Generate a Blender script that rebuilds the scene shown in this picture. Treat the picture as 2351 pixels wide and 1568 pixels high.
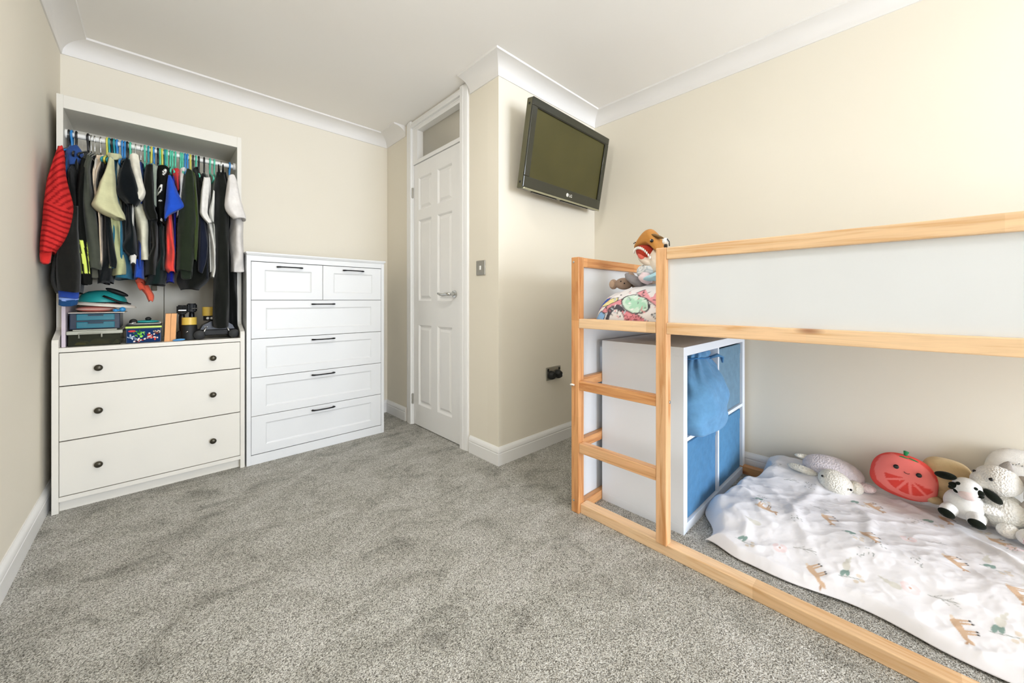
import bpy, bmesh, math, random
import numpy as np
from mathutils import Matrix, Vector
random.seed(7); np.random.seed(7)
for o in list(bpy.data.objects): bpy.data.objects.remove(o)
scene = bpy.context.scene
C = scene.collection

# ------------------------------------------------------------------ camera
cam = bpy.data.cameras.new('camera'); camo = bpy.data.objects.new('camera', cam); C.objects.link(camo)
camo.location = (0, 0, 0.965)
camo.rotation_euler = (math.pi/2, 0, -0.7591)
cam.sensor_width = 36.0; cam.lens = 861.2/2351*36
cam.shift_x = 0.0; cam.shift_y = (688.8-784)/2351
cam.clip_start = 0.02
scene.camera = camo

# ------------------------------------------------------------------ world and light
w = bpy.data.worlds.new('sky'); scene.world = w; w.use_nodes = True
wn = w.node_tree.nodes; wl = w.node_tree.links
bg = wn['Background']
sky = wn.new('ShaderNodeTexSky'); sky.sky_type = 'HOSEK_WILKIE'; sky.turbidity = 6.0; sky.sun_direction = (0.2, 0.8, 0.55)
wl.new(sky.outputs[0], bg.inputs[0]); bg.inputs[1].default_value = 0.6

def area_light(name, loc, rot, sx, sy, power, col):
    l = bpy.data.lights.new(name, 'AREA'); l.shape = 'RECTANGLE'; l.size = sx; l.size_y = sy
    l.energy = power; l.color = col
    o = bpy.data.objects.new(name, l); C.objects.link(o); o.location = loc; o.rotation_euler = rot
    return o
# area light as daylight through an assumed window, sized and placed for even light
WIN = (0.55, 2.38, 0.06, 1.98)       # x0 x1 z0 z1 of the window opening
area_light('window_daylight', ((WIN[0]+WIN[1])/2, -3.64, (WIN[2]+WIN[3])/2), (math.pi/2, 0, 0), WIN[1]-WIN[0]-.1, WIN[3]-WIN[2]-.1, 212, (0.79, 0.868, 1.0))
vs = scene.view_settings
vs.view_transform = 'Standard'; vs.look = 'None'; vs.gamma = 1.0; vs.use_curve_mapping = False
vs.exposure = 0.10
scene.cycles.max_bounces = 8; scene.cycles.diffuse_bounces = 5

# ------------------------------------------------------------------ helpers
def lin(h):
    if isinstance(h, str):
        h = [int(h[i:i+2], 16)/255 for i in (0, 2, 4)]
    return tuple(((c/12.92) if c <= .04045 else ((c+.055)/1.055)**2.4) for c in h)
def srgb4(h): return (*lin(h), 1.0)
MATS = {}
class NT:
    def __init__(s, m): s.t = m.node_tree; s.n = s.t.nodes; s.l = s.t.links; s.b = s.n['Principled BSDF']
    def new(s, ty, **kw):
        n = s.n.new(ty)
        for k, v in kw.items():
            if k.startswith('i_'):
                n.inputs[k[2:].replace('_', ' ')].default_value = v
            else: setattr(n, k, v)
        return n
    def link(s, a, b): s.l.new(a, b)
    def ramp(s, fac, stops, interp='LINEAR'):
        r = s.n.new('ShaderNodeValToRGB'); r.color_ramp.interpolation = interp
        e = r.color_ramp.elements
        while len(e) < len(stops): e.new(0.5)
        for i, (p, c) in enumerate(stops): e[i].position = p; e[i].color = (*c, 1) if len(c) == 3 else c
        s.l.new(fac, r.inputs[0]); return r.outputs[0]
    def coords(s, scale=(1, 1, 1), kind='Object'):
        tc = s.n.new('ShaderNodeTexCoord'); mp = s.n.new('ShaderNodeMapping'); mp.inputs['Scale'].default_value = scale
        s.l.new(tc.outputs[kind], mp.inputs[0]); return mp.outputs[0]
    def noise(s, vec, scale, detail=2, rough=.5):
        n = s.n.new('ShaderNodeTexNoise'); n.inputs['Scale'].default_value = scale; n.inputs['Detail'].default_value = detail
        n.inputs['Roughness'].default_value = rough
        if vec is not None: s.l.new(vec, n.inputs['Vector'])
        return n
    def bump(s, h, strength, dist=.002):
        b = s.n.new('ShaderNodeBump'); b.inputs['Strength'].default_value = strength; b.inputs['Distance'].default_value = dist
        s.l.new(h, b.inputs['Height']); s.l.new(b.outputs[0], s.b.inputs['Normal']); return b
def newmat(name):
    m = bpy.data.materials.new(name); m.use_nodes = True; MATS[name] = m
    return m, NT(m)
def plain(name, col, rough=.5, metal=0., nscale=40., nstr=.05, var=.03, spec=.5):
    """solid colour with a slight tonal noise and a fine relief"""
    if name in MATS: return MATS[name]
    m, t = newmat(name); c = lin(col)
    v = t.coords(); n = t.noise(v, nscale, 1)
    t.link(t.ramp(n.outputs['Fac'], [(0.3, tuple(x*(1-var) for x in c)), (0.7, tuple(min(1, x*(1+var)) for x in c))]), t.b.inputs['Base Color'])
    t.b.inputs['Roughness'].default_value = rough; t.b.inputs['Metallic'].default_value = metal
    t.b.inputs['Specular IOR Level'].default_value = spec
    if nstr > .03:
        n2 = t.noise(v, nscale*6, 2); t.bump(n2.outputs['Fac'], nstr, .001)
    return m
def fabric(col, kind='knit'):
    name = 'fabric_'+kind+'_'+col
    if name in MATS: return MATS[name]
    m, t = newmat(name); c = lin(col); v = t.coords()
    n = t.noise(v, 25, 4, .6)
    t.link(t.ramp(n.outputs['Fac'], [(0.25, tuple(x*.85 for x in c)), (0.75, tuple(min(1, x*1.12) for x in c))]), t.b.inputs['Base Color'])
    t.b.inputs['Roughness'].default_value = .92; t.b.inputs['Specular IOR Level'].default_value = .12
    t.b.inputs['Sheen Weight'].default_value = .12
    if kind == 'crochet':
        vo = t.new('ShaderNodeTexVoronoi'); vo.inputs['Scale'].default_value = 170; t.link(v, vo.inputs['Vector'])
        t.bump(vo.outputs['Distance'], .8, .004)
    elif kind == 'plush':
        n3 = t.noise(v, 500, 2); t.bump(n3.outputs['Fac'], .5, .003)
    else:
        n3 = t.noise(v, 18, 4); t.bump(n3.outputs['Fac'], .35, .012)
    return m
def printed(name, kind='cloth'):
    """cloth whose flat print is stored per corner of a dense mesh"""
    if name in MATS: return MATS[name]
    m, t = newmat(name)
    a = t.new('ShaderNodeVertexColor', layer_name='Col'); t.link(a.outputs[0], t.b.inputs['Base Color'])
    t.b.inputs['Roughness'].default_value = .9; t.b.inputs['Specular IOR Level'].default_value = .15
    v = t.coords()
    n3 = t.noise(v, 14 if kind == 'cloth' else 120, 4); t.bump(n3.outputs['Fac'], .25, .01 if kind == 'cloth' else .002)
    return m

# surfaces
m, t = newmat('wall_paint'); v = t.coords()
n = t.noise(v, 1.2, 2); t.link(t.ramp(n.outputs['Fac'], [(.3, lin('e4ddcd')), (.7, lin('e8e1d2'))]), t.b.inputs['Base Color'])
t.b.inputs['Roughness'].default_value = .75; t.b.inputs['Specular IOR Level'].default_value = .25
m, t = newmat('ceiling_paint'); v = t.coords()
n = t.noise(v, 1.0, 2); t.link(t.ramp(n.outputs['Fac'], [(.3, lin('efebe5')), (.7, lin('f2efea'))]), t.b.inputs['Base Color'])
t.b.inputs['Roughness'].default_value = .85; t.b.inputs['Specular IOR Level'].default_value = .2
plain('coving_white', 'e6e3df', .6, nscale=3, nstr=.02, var=.01)
plain('gloss_white', 'ecebe9', .3, nscale=4, nstr=.02, var=.01)
plain('chest_white', 'dcdddd', .4, nscale=5, nstr=.02, var=.01)
plain('wardrobe_white', 'dcd8ce', .42, nscale=5, nstr=.02, var=.012)
plain('shelf_white', 'e8eff8', .4, nscale=5, nstr=.02, var=.01)
plain('panel_white', 'dcdfe2', .5, nscale=6, nstr=.02, var=.01)
plain('gap_shade_black', '181510', .9, nstr=0)  # painted shade for the gaps between drawer fronts
plain('bronze', '4a463c', .35, .8, nscale=60, nstr=.1)
plain('black_metal', '16171a', .3, .5, nscale=60, nstr=.05)
plain('chrome', 'c9c9c6', .18, 1.0, nscale=60, nstr=.02)
plain('satin_steel', 'a9a69d', .4, .9, nscale=80, nstr=.05)
plain('black_rubber', '0d0e0d', .6, nscale=90, nstr=.1)
plain('white_plastic', 'ecebe6', .35, nstr=0)

# carpet: short cut pile, tuft speckle with brushed patches
m, t = newmat('carpet'); v = t.coords()
n1 = t.noise(v, 330, 2, .75); sp = t.ramp(n1.outputs['Fac'], [(.36, lin('605e57')), (.46, lin('b3afa6')), (.53, lin('dbd8cf')), (.62, lin('faf8f2'))])
mp = t.n.new('ShaderNodeMapping'); mp.inputs['Rotation'].default_value = (0, 0, .6); mp.inputs['Scale'].default_value = (1.0, 1.5, 1); t.link(v, mp.inputs[0])
n2 = t.noise(mp.outputs[0], 4.6, 6, .68); n2.inputs['Distortion'].default_value = .8; br = t.ramp(n2.outputs['Fac'], [(.30, (.54, .54, .52)), (.47, (.86, .86, .84)), (.62, (1.0, 1.0, 1.0))])
mx = t.new('ShaderNodeMix', data_type='RGBA', blend_type='MULTIPLY'); mx.inputs[0].default_value = 1
t.link(sp, mx.inputs[6]); t.link(br, mx.inputs[7]); t.link(mx.outputs[2], t.b.inputs['Base Color'])
vo = t.new('ShaderNodeTexVoronoi'); vo.inputs['Scale'].default_value = 260; t.link(v, vo.inputs['Vector'])
ad = t.new('ShaderNodeMath', operation='SUBTRACT'); t.link(n1.outputs['Fac'], ad.inputs[0]); t.link(vo.outputs['Distance'], ad.inputs[1])
t.bump(ad.outputs[0], .9, .006); t.b.inputs['Roughness'].default_value = .95; t.b.inputs['Specular IOR Level'].default_value = .08

# pine: length runs along local X of each timber; finger-jointed staves, grain and knots
def pine(name, base, dark):
    m, t = newmat(name)
    tc = t.n.new('ShaderNodeTexCoord'); oi = t.n.new('ShaderNodeObjectInfo')
    off = t.new('ShaderNodeVectorMath', operation='SCALE'); off.inputs[0].default_value = (13.7, 5.1, 7.3); t.link(oi.outputs['Random'], off.inputs['Scale'])
    add = t.new('ShaderNodeVectorMath', operation='ADD'); t.link(tc.outputs['Object'], add.inputs[0]); t.link(off.outputs[0], add.inputs[1])
    P = add.outputs[0]
    # staves
    sx = t.n.new('ShaderNodeSeparateXYZ'); t.link(P, sx.inputs[0])
    mu = t.new('ShaderNodeMath', operation='MULTIPLY'); t.link(sx.outputs[0], mu.inputs[0]); mu.inputs[1].default_value = 2.3
    fl = t.new('ShaderNodeMath', operation='FLOOR'); t.link(mu.outputs[0], fl.inputs[0])
    wn_ = t.new('ShaderNodeTexWhiteNoise', noise_dimensions='1D'); t.link(fl.outputs[0], wn_.inputs['W'])
    mp = t.n.new('ShaderNodeMapping'); mp.inputs['Scale'].default_value = (1.2, 22, 22); t.link(P, mp.inputs[0])
    n = t.noise(mp.outputs[0], 2.2, 5, .6); n.inputs['Distortion'].default_value = 1.2
    mp2 = t.n.new('ShaderNodeMapping'); mp2.inputs['Scale'].default_value = (6, 30, 30); t.link(P, mp2.inputs[0])
    n2 = t.noise(mp2.outputs[0], 8, 3)
    grain = t.ramp(n.outputs['Fac'], [(.32, dark), (.48, base), (.62, tuple(min(1, c*1.10) for c in base)), (.72, base)])
    tone = t.ramp(wn_.outputs['Value'], [(0, (.72, .62, .50)), (.35, (.92, .88, .82)), (.7, (1, 1, 1)), (1, (1.0, .92, .86))])
    mx = t.new('ShaderNodeMix', data_type='RGBA', blend_type='MULTIPLY'); mx.inputs[0].default_value = .55
    t.link(grain, mx.inputs[6]); t.link(tone, mx.inputs[7])
    vo = t.new('ShaderNodeTexVoronoi'); vo.inputs['Scale'].default_value = 1.0
    mp3 = t.n.new('ShaderNodeMapping'); mp3.inputs['Scale'].default_value = (3.0, 9, 9); t.link(P, mp3.inputs[0]); t.link(mp3.outputs[0], vo.inputs['Vector'])
    kn = t.ramp(vo.outputs['Distance'], [(.03, (1, 1, 1)), (.13, (0, 0, 0))])
    mx2 = t.new('ShaderNodeMix', data_type='RGBA'); t.link(kn, mx2.inputs[0]); t.link(mx.outputs[2], mx2.inputs[6]); mx2.inputs[7].default_value = (*lin('8a4a22'), 1)
    t.link(mx2.outputs[2], t.b.inputs['Base Color'])
    t.b.inputs['Roughness'].default_value = .42; t.bump(n2.outputs['Fac'], .06, .001)
    return m
pine('pine', lin('e9c8a0'), lin('dcae7c'))
pine('pine_mid', lin('dfb183'), lin('c98f58'))
pine('pine_amber', lin('d9a06a'), lin('c07c44'))

def set_props(o, label=None, cat=None, group=None, kind=None):
    if label: o['label'] = label
    if cat: o['category'] = cat
    if group: o['group'] = group
    if kind: o['kind'] = kind
    return o
def thing(name, label, cat, loc=(0, 0, 0), rot=(0, 0, 0), group=None, kind=None):
    o = bpy.data.objects.new(name, None); C.objects.link(o); o.empty_display_size = .05
    o.location = loc; o.rotation_euler = rot
    return set_props(o, label, cat, group, kind)
def root_matrix(p):
    M = Matrix.Identity(4)
    while p is not None:
        M = Matrix.LocRotScale(p.location, p.rotation_euler, p.scale) @ M
        p = p.parent
    return M
def obj(name, bm, mat, parent=None, smooth=False, local=False, colors=None, auto=None):
    """link a bmesh as ONE mesh object; world coordinates unless local=True"""
    me = bpy.data.meshes.new(name)
    if isinstance(bm, tuple):
        me.from_pydata(*bm)
    else:
        bmesh.ops.recalc_face_normals(bm, faces=bm.faces[:]); bm.to_mesh(me); bm.free()
    o = bpy.data.objects.new(name, me); C.objects.link(o)
    me.materials.append(MATS[mat] if isinstance(mat, str) else mat)
    if smooth:
        me.polygons.foreach_set('use_smooth', [True]*len(me.polygons))
        if auto: me.set_sharp_from_angle(angle=auto)
    if colors is not None:
        a = me.color_attributes.new('Col', 'FLOAT_COLOR', 'POINT')
        arr = np.ones((len(me.vertices), 4), np.float32); arr[:, :3] = colors; a.data.foreach_set('color', arr.ravel())
    if parent is not None:
        o.parent = parent
        if not local: me.transform(root_matrix(parent).inverted())
    else:
        # top-level mesh: origin at the centre of its base
        n_ = len(me.vertices); co = np.empty(n_*3, np.float32); me.vertices.foreach_get('co', co); co = co.reshape(-1, 3)
        c0 = Vector(((co[:, 0].min()+co[:, 0].max())/2, (co[:, 1].min()+co[:, 1].max())/2, co[:, 2].min()))
        me.transform(Matrix.Translation(-c0)); o.location = c0
    return o
def struct(name, bm, mat, label, cat, smooth=False, auto=None):
    o = obj(name, bm, mat, None, smooth, auto=auto); return set_props(o, label, cat, None, 'structure')
def cube(bm, x0, x1, y0, y1, z0, z1, bev=0., seg=2):
    M = Matrix.Translation(((x0+x1)/2, (y0+y1)/2, (z0+z1)/2)) @ Matrix.Diagonal((abs(x1-x0), abs(y1-y0), abs(z1-z0), 1))
    r = bmesh.ops.create_cube(bm, size=1, matrix=M)
    if bev > 0:
        ed = set(e for v_ in r['verts'] for e in v_.link_edges)
        bmesh.ops.bevel(bm, geom=list(ed), offset=bev, segments=seg, affect='EDGES', profile=.5)
    return bm
def box(x0, x1, y0, y1, z0, z1, bev=0., seg=2): return cube(bmesh.new(), x0, x1, y0, y1, z0, z1, bev, seg)
def prism(pts, axis, a0, a1, bm=None):
    """polygon in the plane across `axis`, extruded from a0 to a1"""
    bm = bm or bmesh.new()
    def P(p, a):
        return {'x': (a, p[0], p[1]), 'y': (p[0], a, p[1]), 'z': (p[0], p[1], a)}[axis]
    A = [bm.verts.new(P(p, a0)) for p in pts]; B = [bm.verts.new(P(p, a1)) for p in pts]
    n_ = len(pts)
    for i in range(n_): bm.faces.new((A[i], A[(i+1) % n_], B[(i+1) % n_], B[i]))
    bm.faces.new(A[::-1]); bm.faces.new(B); return bm
def lathe(profile, M=None, seg=24, bm=None):
    """profile [(r,h)] turned about local Z, then moved by M"""
    bm = bm or bmesh.new(); M = M or Matrix.Identity(4); rings = []
    for r, h in profile:
        if r < 1e-6: rings.append([bm.verts.new(M @ Vector((0, 0, h)))])
        else: rings.append([bm.verts.new(M @ Vector((r*math.cos(2*math.pi*k/seg), r*math.sin(2*math.pi*k/seg), h))) for k in range(seg)])
    for a, b in zip(rings, rings[1:]):
        for k in range(seg):
            k2 = (k+1) % seg
            if len(a) == 1 and len(b) == 1: continue
            if len(a) == 1: bm.faces.new((a[0], b[k], b[k2]))
            elif len(b) == 1: bm.faces.new((a[k], a[k2], b[0]))
            else: bm.faces.new((a[k], a[k2], b[k2], b[k]))
    for r in (rings[0], rings[-1]):
        if len(r) > 1: bm.faces.new(r)
    return bm
def tube(path, r, seg=10, bm=None, closed=False, flat=1.0):
    bm = bm or bmesh.new(); path = [Vector(p) for p in path]; n_ = len(path); rings = []
    prev = None
    for i, p in enumerate(path):
        a = path[(i-1) % n_] if (i > 0 or closed) else p; b = path[(i+1) % n_] if (i < n_-1 or closed) else p
        d = (b-a).normalized()
        if prev is None:
            s = Vector((0, 0, 1)) if abs(d.z) < .9 else Vector((1, 0, 0))
            u = d.cross(s).normalized()
        else: u = (prev - d*prev.dot(d)).normalized()
        prev = u; w_ = d.cross(u)
        rr = r[i] if isinstance(r, (list, tuple)) else r
        rings.append([bm.verts.new(p+u*(rr*math.cos(2*math.pi*k/seg))+w_*(rr*flat*math.sin(2*math.pi*k/seg))) for k in range(seg)])
    m_ = n_ if closed else n_-1
    for i in range(m_):
        a, b = rings[i], rings[(i+1) % n_]
        for k in range(seg): bm.faces.new((a[k], a[(k+1) % seg], b[(k+1) % seg], b[k]))
    if not closed: bm.faces.new(rings[0][::-1]); bm.faces.new(rings[-1])
    return bm
def ell(c, r, rot=(0, 0, 0), bm=None, seg=24, rings=16, power=1.0):
    bm = bm or bmesh.new()
    M = Matrix.LocRotScale(Vector(c), __import__('mathutils').Euler(rot), Vector(r))
    res = bmesh.ops.create_uvsphere(bm, u_segments=seg, v_segments=rings, radius=1.0)
    for v_ in res['verts']:
        if power != 1.0:
            v_.co = Vector([math.copysign(abs(q)**power, q) for q in v_.co])
        v_.co = M @ v_.co
    return bm
def smoothstep(a, b, x):
    t_ = np.clip((np.asarray(x, float)-a)/(b-a), 0, 1); return t_*t_*(3-2*t_)
def fold_noise(a, b, seed):
    r = np.random.RandomState(seed); s = 0
    for k in range(6):
        fa, fb = r.uniform(-1, 1)*(k+1.5), r.uniform(-1, 1)*(k+1.5); s = s+np.sin(a*fa+b*fb+r.uniform(0, 6.28))/(k*.6+1)
    return s/3.0
def inside(px, py, poly):
    c = np.zeros(px.shape, bool); n_ = len(poly)
    for i in range(n_):
        x1, y1 = poly[i]; x2, y2 = poly[(i+1) % n_]
        if y1 == y2: continue
        m_ = ((y1 > py) != (y2 > py)) & (px < (x2-x1)*(py-y1)/(y2-y1)+x1); c ^= m_
    return c
AA = [(.0007, .0003), (-.0003, .0007), (-.0007, -.0003), (.0003, -.0007)]
def paint(cols, px, py, poly, col, alpha=1.0):
    q = np.array(poly); lo = q.min(0); hi = q.max(0)
    k = np.where((px >= lo[0]) & (px <= hi[0]) & (py >= lo[1]) & (py <= hi[1]))[0]
    if not len(k): return
    cov = sum(inside(px[k]+dx, py[k]+dy, poly).astype(float) for dx, dy in AA)/len(AA)*alpha
    cols[k] = cols[k]*(1-cov[:, None])+np.array(lin(col))*cov[:, None]
def ellipse_poly(cx, cy, a, b, rot=0, n=20):
    return [(cx+a*math.cos(t_)*math.cos(rot)-b*math.sin(t_)*math.sin(rot), cy+a*math.cos(t_)*math.sin(rot)+b*math.sin(t_)*math.cos(rot)) for t_ in [2*math.pi*i/n for i in range(n)]]
def stroke_poly(p, q, w_):
    d = np.array(q)-np.array(p); L = np.hypot(*d) or 1; n_ = np.array((-d[1], d[0]))/L*w_/2
    p = np.array(p); q = np.array(q); return [tuple(p+n_), tuple(q+n_), tuple(q-n_), tuple(p-n_)]
def copy_tree(o, parent=None):
    c = o.copy(); C.objects.link(c); c.parent = parent
    for ch in list(o.children): copy_tree(ch, c)
    return c

# ------------------------------------------------------------------ room shell
XL, XR, YB, YN, YT, XD, ZC = -0.37, 2.43, 3.10, -3.60, 1.645, 1.452, 2.358
T = 0.10
struct('floor', box(XL-T, XR+T, YN-T, YB+T, -0.05, 0.0), 'carpet', 'speckled grey cut-pile carpet over the whole bedroom floor', 'carpet')
struct('ceiling', box(XL-T, XR+T, YN-T, YB+T, ZC, ZC+.08), 'ceiling_paint', 'smooth off-white ceiling', 'ceiling')
struct('wall_left', box(XL-T, XL, YN-T, YB+T, 0, ZC), 'wall_paint', 'plain cream wall on the left beside the open wardrobe', 'wall')
struct('wall_back', box(XL, XD+T, YB, YB+T, 0, ZC), 'wall_paint', 'cream wall behind the wardrobe and the chest of drawers', 'wall')
DY0, DY1 = 2.015, 2.650           # door leaf
bm = bmesh.new()
cube(bm, XD, XD+T, YT+T, DY0-.012, 0, ZC); cube(bm, XD, XD+T, DY1+.012, YB, 0, ZC); cube(bm, XD, XD+T, DY0-.012, DY1+.012, 2.315, ZC)
struct('wall_door', bm, 'wall_paint', 'cream wall around the white panelled door', 'wall')
struct('wall_end', box(XD, XR, YT, YT+T, 0, ZC), 'wall_paint', 'cream end wall carrying the television', 'wall')
struct('wall_right', box(XR, XR+T, YN-T, YB+T, 0, ZC), 'wall_paint', 'long cream wall on the right beside the loft bed', 'wall')
bm = bmesh.new(); x0, x1, z0, z1 = WIN
cube(bm, XL, x0, YN-T, YN, 0, ZC); cube(bm, x1, XR, YN-T, YN, 0, ZC); cube(bm, x0, x1, YN-T, YN, 0, z0); cube(bm, x0, x1, YN-T, YN, z1, ZC)
struct('wall_near', bm, 'wall_paint', 'cream wall with the window, behind the viewer', 'wall')
# assumed window behind the viewer, shaped to spread the light
m, t = newmat('window_glass')
tr = t.new('ShaderNodeBsdfTransparent'); gl = t.new('ShaderNodeBsdfGlossy'); gl.inputs['Roughness'].default_value = .02
fr = t.new('ShaderNodeFresnel'); ms = t.new('ShaderNodeMixShader'); t.link(fr.outputs[0], ms.inputs[0]); t.link(tr.outputs[0], ms.inputs[1]); t.link(gl.outputs[0], ms.inputs[2])
t.link(ms.outputs[0], t.n['Material Output'].inputs['Surface'])
wo = thing('window_1', 'assumed white framed window with three panes behind the viewer', 'window', (1.1, YN-.05, z0), kind='structure')
bm = bmesh.new(); f_ = .05
cube(bm, x0, x1, YN-.08, YN-.03, z0, z0+f_, .004); cube(bm, x0, x1, YN-.08, YN-.03, z1-f_, z1, .004)
cube(bm, x0, x0+f_, YN-.08, YN-.03, z0+f_, z1-f_, .004); cube(bm, x1-f_, x1, YN-.08, YN-.03, z0+f_, z1-f_, .004)
xs = [x0+f_, x0+(x1-x0)/3, x0+2*(x1-x0)/3, x1-f_]
for q in xs[1:3]: cube(bm, q-.03, q+.03, YN-.08, YN-.03, z0+f_, z1-f_, .004)
obj('window_frame', bm, 'gloss_white', wo)
for i in range(3): obj('pane', box(xs[i]+.0, xs[i+1]-.0, YN-.058, YN-.054, z0+f_, z1-f_), 'window_glass', wo)
obj('window_sill', box(x0-.04, x1+.04, YN-.03, YN+.12, z0-.03, z0, .006), 'gloss_white', wo)

def sweep(path, profile, closed=False):
    """profile [(d,z)] offset d to the left of the path direction; one bmesh per segment with mitred ends"""
    n_ = len(path); out = []
    segs = n_ if closed else n_-1
    def nrm(i):
        a = Vector(path[i % n_]); b = Vector(path[(i+1) % n_]); d = (b-a).normalized(); return Vector((-d.y, d.x))
    def mit(i):
        if not closed and i == 0: return nrm(0)
        if not closed and i == n_-1: return nrm(n_-2)
        a, b = nrm((i-1) % n_), nrm(i % n_); s = a+b; return s/ (s.dot(a))
    for i in range(segs):
        bm = bmesh.new(); A = Vector(path[i]); B = Vector(path[(i+1) % n_]); ma, mb = mit(i), mit((i+1) % n_ if closed else i+1)
        ra = [bm.verts.new((A.x+ma.x*d, A.y+ma.y*d, z)) for d, z in profile]; rb = [bm.verts.new((B.x+mb.x*d, B.y+mb.y*d, z)) for d, z in profile]
        m_ = len(profile)
        for k in range(m_): bm.faces.new((ra[k], ra[(k+1) % m_], rb[(k+1) % m_], rb[k]))
        bm.faces.new(ra[::-1]); bm.faces.new(rb); out.append(bm)
    return out
# concave plaster coving
cp = [(0, ZC), (0, ZC-.083), (.006, ZC-.083), (.008, ZC-.074)]
for k in range(1, 9):
    a = k/9*math.pi/2; cp.append((.008+.082*(1-math.cos(a)), ZC-.074+.062*math.sin(a)))
cp += [(.094, ZC-.010), (.100, ZC-.010), (.102, ZC)]
cpath = [(XD, YB-.335), (XD, YB), (XL, YB), (XL, YN), (XR, YN), (XR, YT), (XD, YT), (XD, YT+.27)]
labs = ['short white coving in the corner left of the door', 'white plaster coving above the wardrobe and chest', 'white plaster coving along the left wall', 'white coving above the window wall', 'white plaster coving along the right wall', 'white coving above the television', 'short white coving piece right of the door top']
for i, (b, lb) in enumerate(zip(sweep(cpath, cp), labs)): struct('trim_%d' % (i+1), b, 'coving_white', lb, 'coving', True, .5)
# skirting boards with an ogee top
sp_ = [(0, 0), (.014, 0), (.014, .066), (.0125, .069), (.0125, .073), (.014, .076), (.013, .088), (.009, .097), (.005, .102), (.004, .105), (0, .105)]
left = sweep([(XD, 2.755), (XD, YB), (XL, YB), (XL, YN), (XR, YN), (XR, YT), (XD, YT), (XD, 1.915)], sp_)
for b, (nm, lb) in zip(left, [('baseboard_alcove', 'white skirting board left of the door'), ('baseboard_back', 'white skirting behind the chest of drawers'), ('baseboard_left', 'white moulded skirting board along the left wall'), ('baseboard_near', 'white skirting below the window'), ('baseboard_right', 'white skirting board along the right wall under the bed'), ('baseboard_end', 'white moulded skirting board below the television wall'), ('baseboard_door', 'short white skirting board right of the door')]):
    struct(nm, b, 'gloss_white', lb, 'skirting', True, .4)

# ------------------------------------------------------------------ door with frosted transom
dr = thing('door_1', 'white six-panel door with lever handle and glazed transom', 'door', (XD, (DY0+DY1)/2, 0), kind='structure')
XF = XD+.006                       # leaf face
cols_ = [(2.128, 2.312), (2.392, 2.576)]; rows_ = [(.165, .777), (.960, 1.575), (1.650, 1.900)]
bm = bmesh.new()
ys = [DY0+.003, cols_[0][0], cols_[0][1], cols_[1][0], cols_[1][1], DY1-.003]; zs = [.006, .165, .777, .960, 1.575, 1.650, 1.900, 2.008]
for i in range(5):
    for j in range(7):
        if i in (1, 3) and j in (1, 3, 5): continue
        cube(bm, XF, XF+.035, ys[i], ys[i+1], zs[j], zs[j+1])
bmesh.ops.remove_doubles(bm, verts=bm.verts[:], dist=1e-5)
obj('leaf', bm, 'gloss_white', dr)
for (a, b) in cols_:
    for (c, d) in rows_:
        bm = bmesh.new(); R = []
        for ins, dep in ((0, 0.0), (.006, .004), (.012, .011), (.020, .012), (.038, .004), (.038, .004)):
            R.append([bm.verts.new((XF+dep, y_, z_)) for y_, z_ in ((a+ins, c+ins), (b-ins, c+ins), (b-ins, d-ins), (a+ins, d-ins))])
        for r0, r1 in zip(R[:-1], R[1:-1]):
            for k in range(4): bm.faces.new((r0[k], r0[(k+1) % 4], r1[(k+1) % 4], r1[k]))
        bm.faces.new(R[-2]); bmesh.ops.delete(bm, geom=R[-1], context='VERTS')
        obj('panel', bm, 'gloss_white', dr)
# lining and architraves
bm = bmesh.new()
cube(bm, XD-.002, XD+T, DY0-.012, DY0, 0, 2.30); cube(bm, XD-.002, XD+T, DY1, DY1+.012, 0, 2.30)
cube(bm, XD-.002, XD+T, DY0, DY1, 2.29, 2.315); cube(bm, XD-.002, XD+T, DY0, DY1, 2.012, 2.040, .002)
cube(bm, XD-.0, XD+.05, DY1-.065, DY1, 2.04, 2.29); cube(bm, XD-.0, XD+.05, DY0, DY0+.008, 2.04, 2.29)
cube(bm, XD+.0, XD+.05, DY0+.008, DY1-.065, 2.268, 2.29)
obj('door_lining', bm, 'gloss_white', dr)
arch = [(0, 0), (.018, 0), (.018, .030), (.014, .038), (.016, .045), (.012, .070), (.006, .078), (0, .078)]
def architrave(y0, sgn, nm):
    pts = [(XD-d, y0+sgn*e) for d, e in arch]; obj(nm, prism(pts, 'z', 0, ZC-.004), 'gloss_white', dr)
architrave(DY0-.008, -1, 'architrave'); architrave(DY1+.008, 1, 'architrave')
obj('architrave', prism([(XD-d, 2.300+e*.62) for d, e in arch], 'y', DY0-.008, DY1+.008), 'gloss_white', dr)
m, t = newmat('frosted_glass'); t.b.inputs['Base Color'].default_value = (*lin('cdcac0'), 1); t.b.inputs['Roughness'].default_value = .28
t.b.inputs['Transmission Weight'].default_value = .55; n = t.noise(t.coords(), 160, 3); t.bump(n.outputs['Fac'], .15, .002)
obj('transom_pane', box(XD+.052, XD+.057, DY0+.004, DY1-.03, 2.038, 2.292), 'frosted_glass', dr)
for z_ in (1.757, .157):
    bm = bmesh.new(); cube(bm, XD-.004, XD+.004, DY1-.002, DY1+.010, z_, z_+.082, .0015)
    for k in range(3): tube([(XD-.005, DY1+.004, z_+.004+k*.026), (XD-.005, DY1+.004, z_+.028+k*.026)], .0045, 10, bm)
    obj('hinge', bm, 'satin_steel', dr)
h = obj('lever_handle', lathe([(0, 0), (.024, 0), (.026, .003), (.025, .008), (.012, .010), (.011, .040), (0, .042)], Matrix.Translation((XF, 2.095, 1.005)) @ Matrix.Rotation(-math.pi/2, 4, 'Y')), 'chrome', dr, True, auto=.6)
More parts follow.
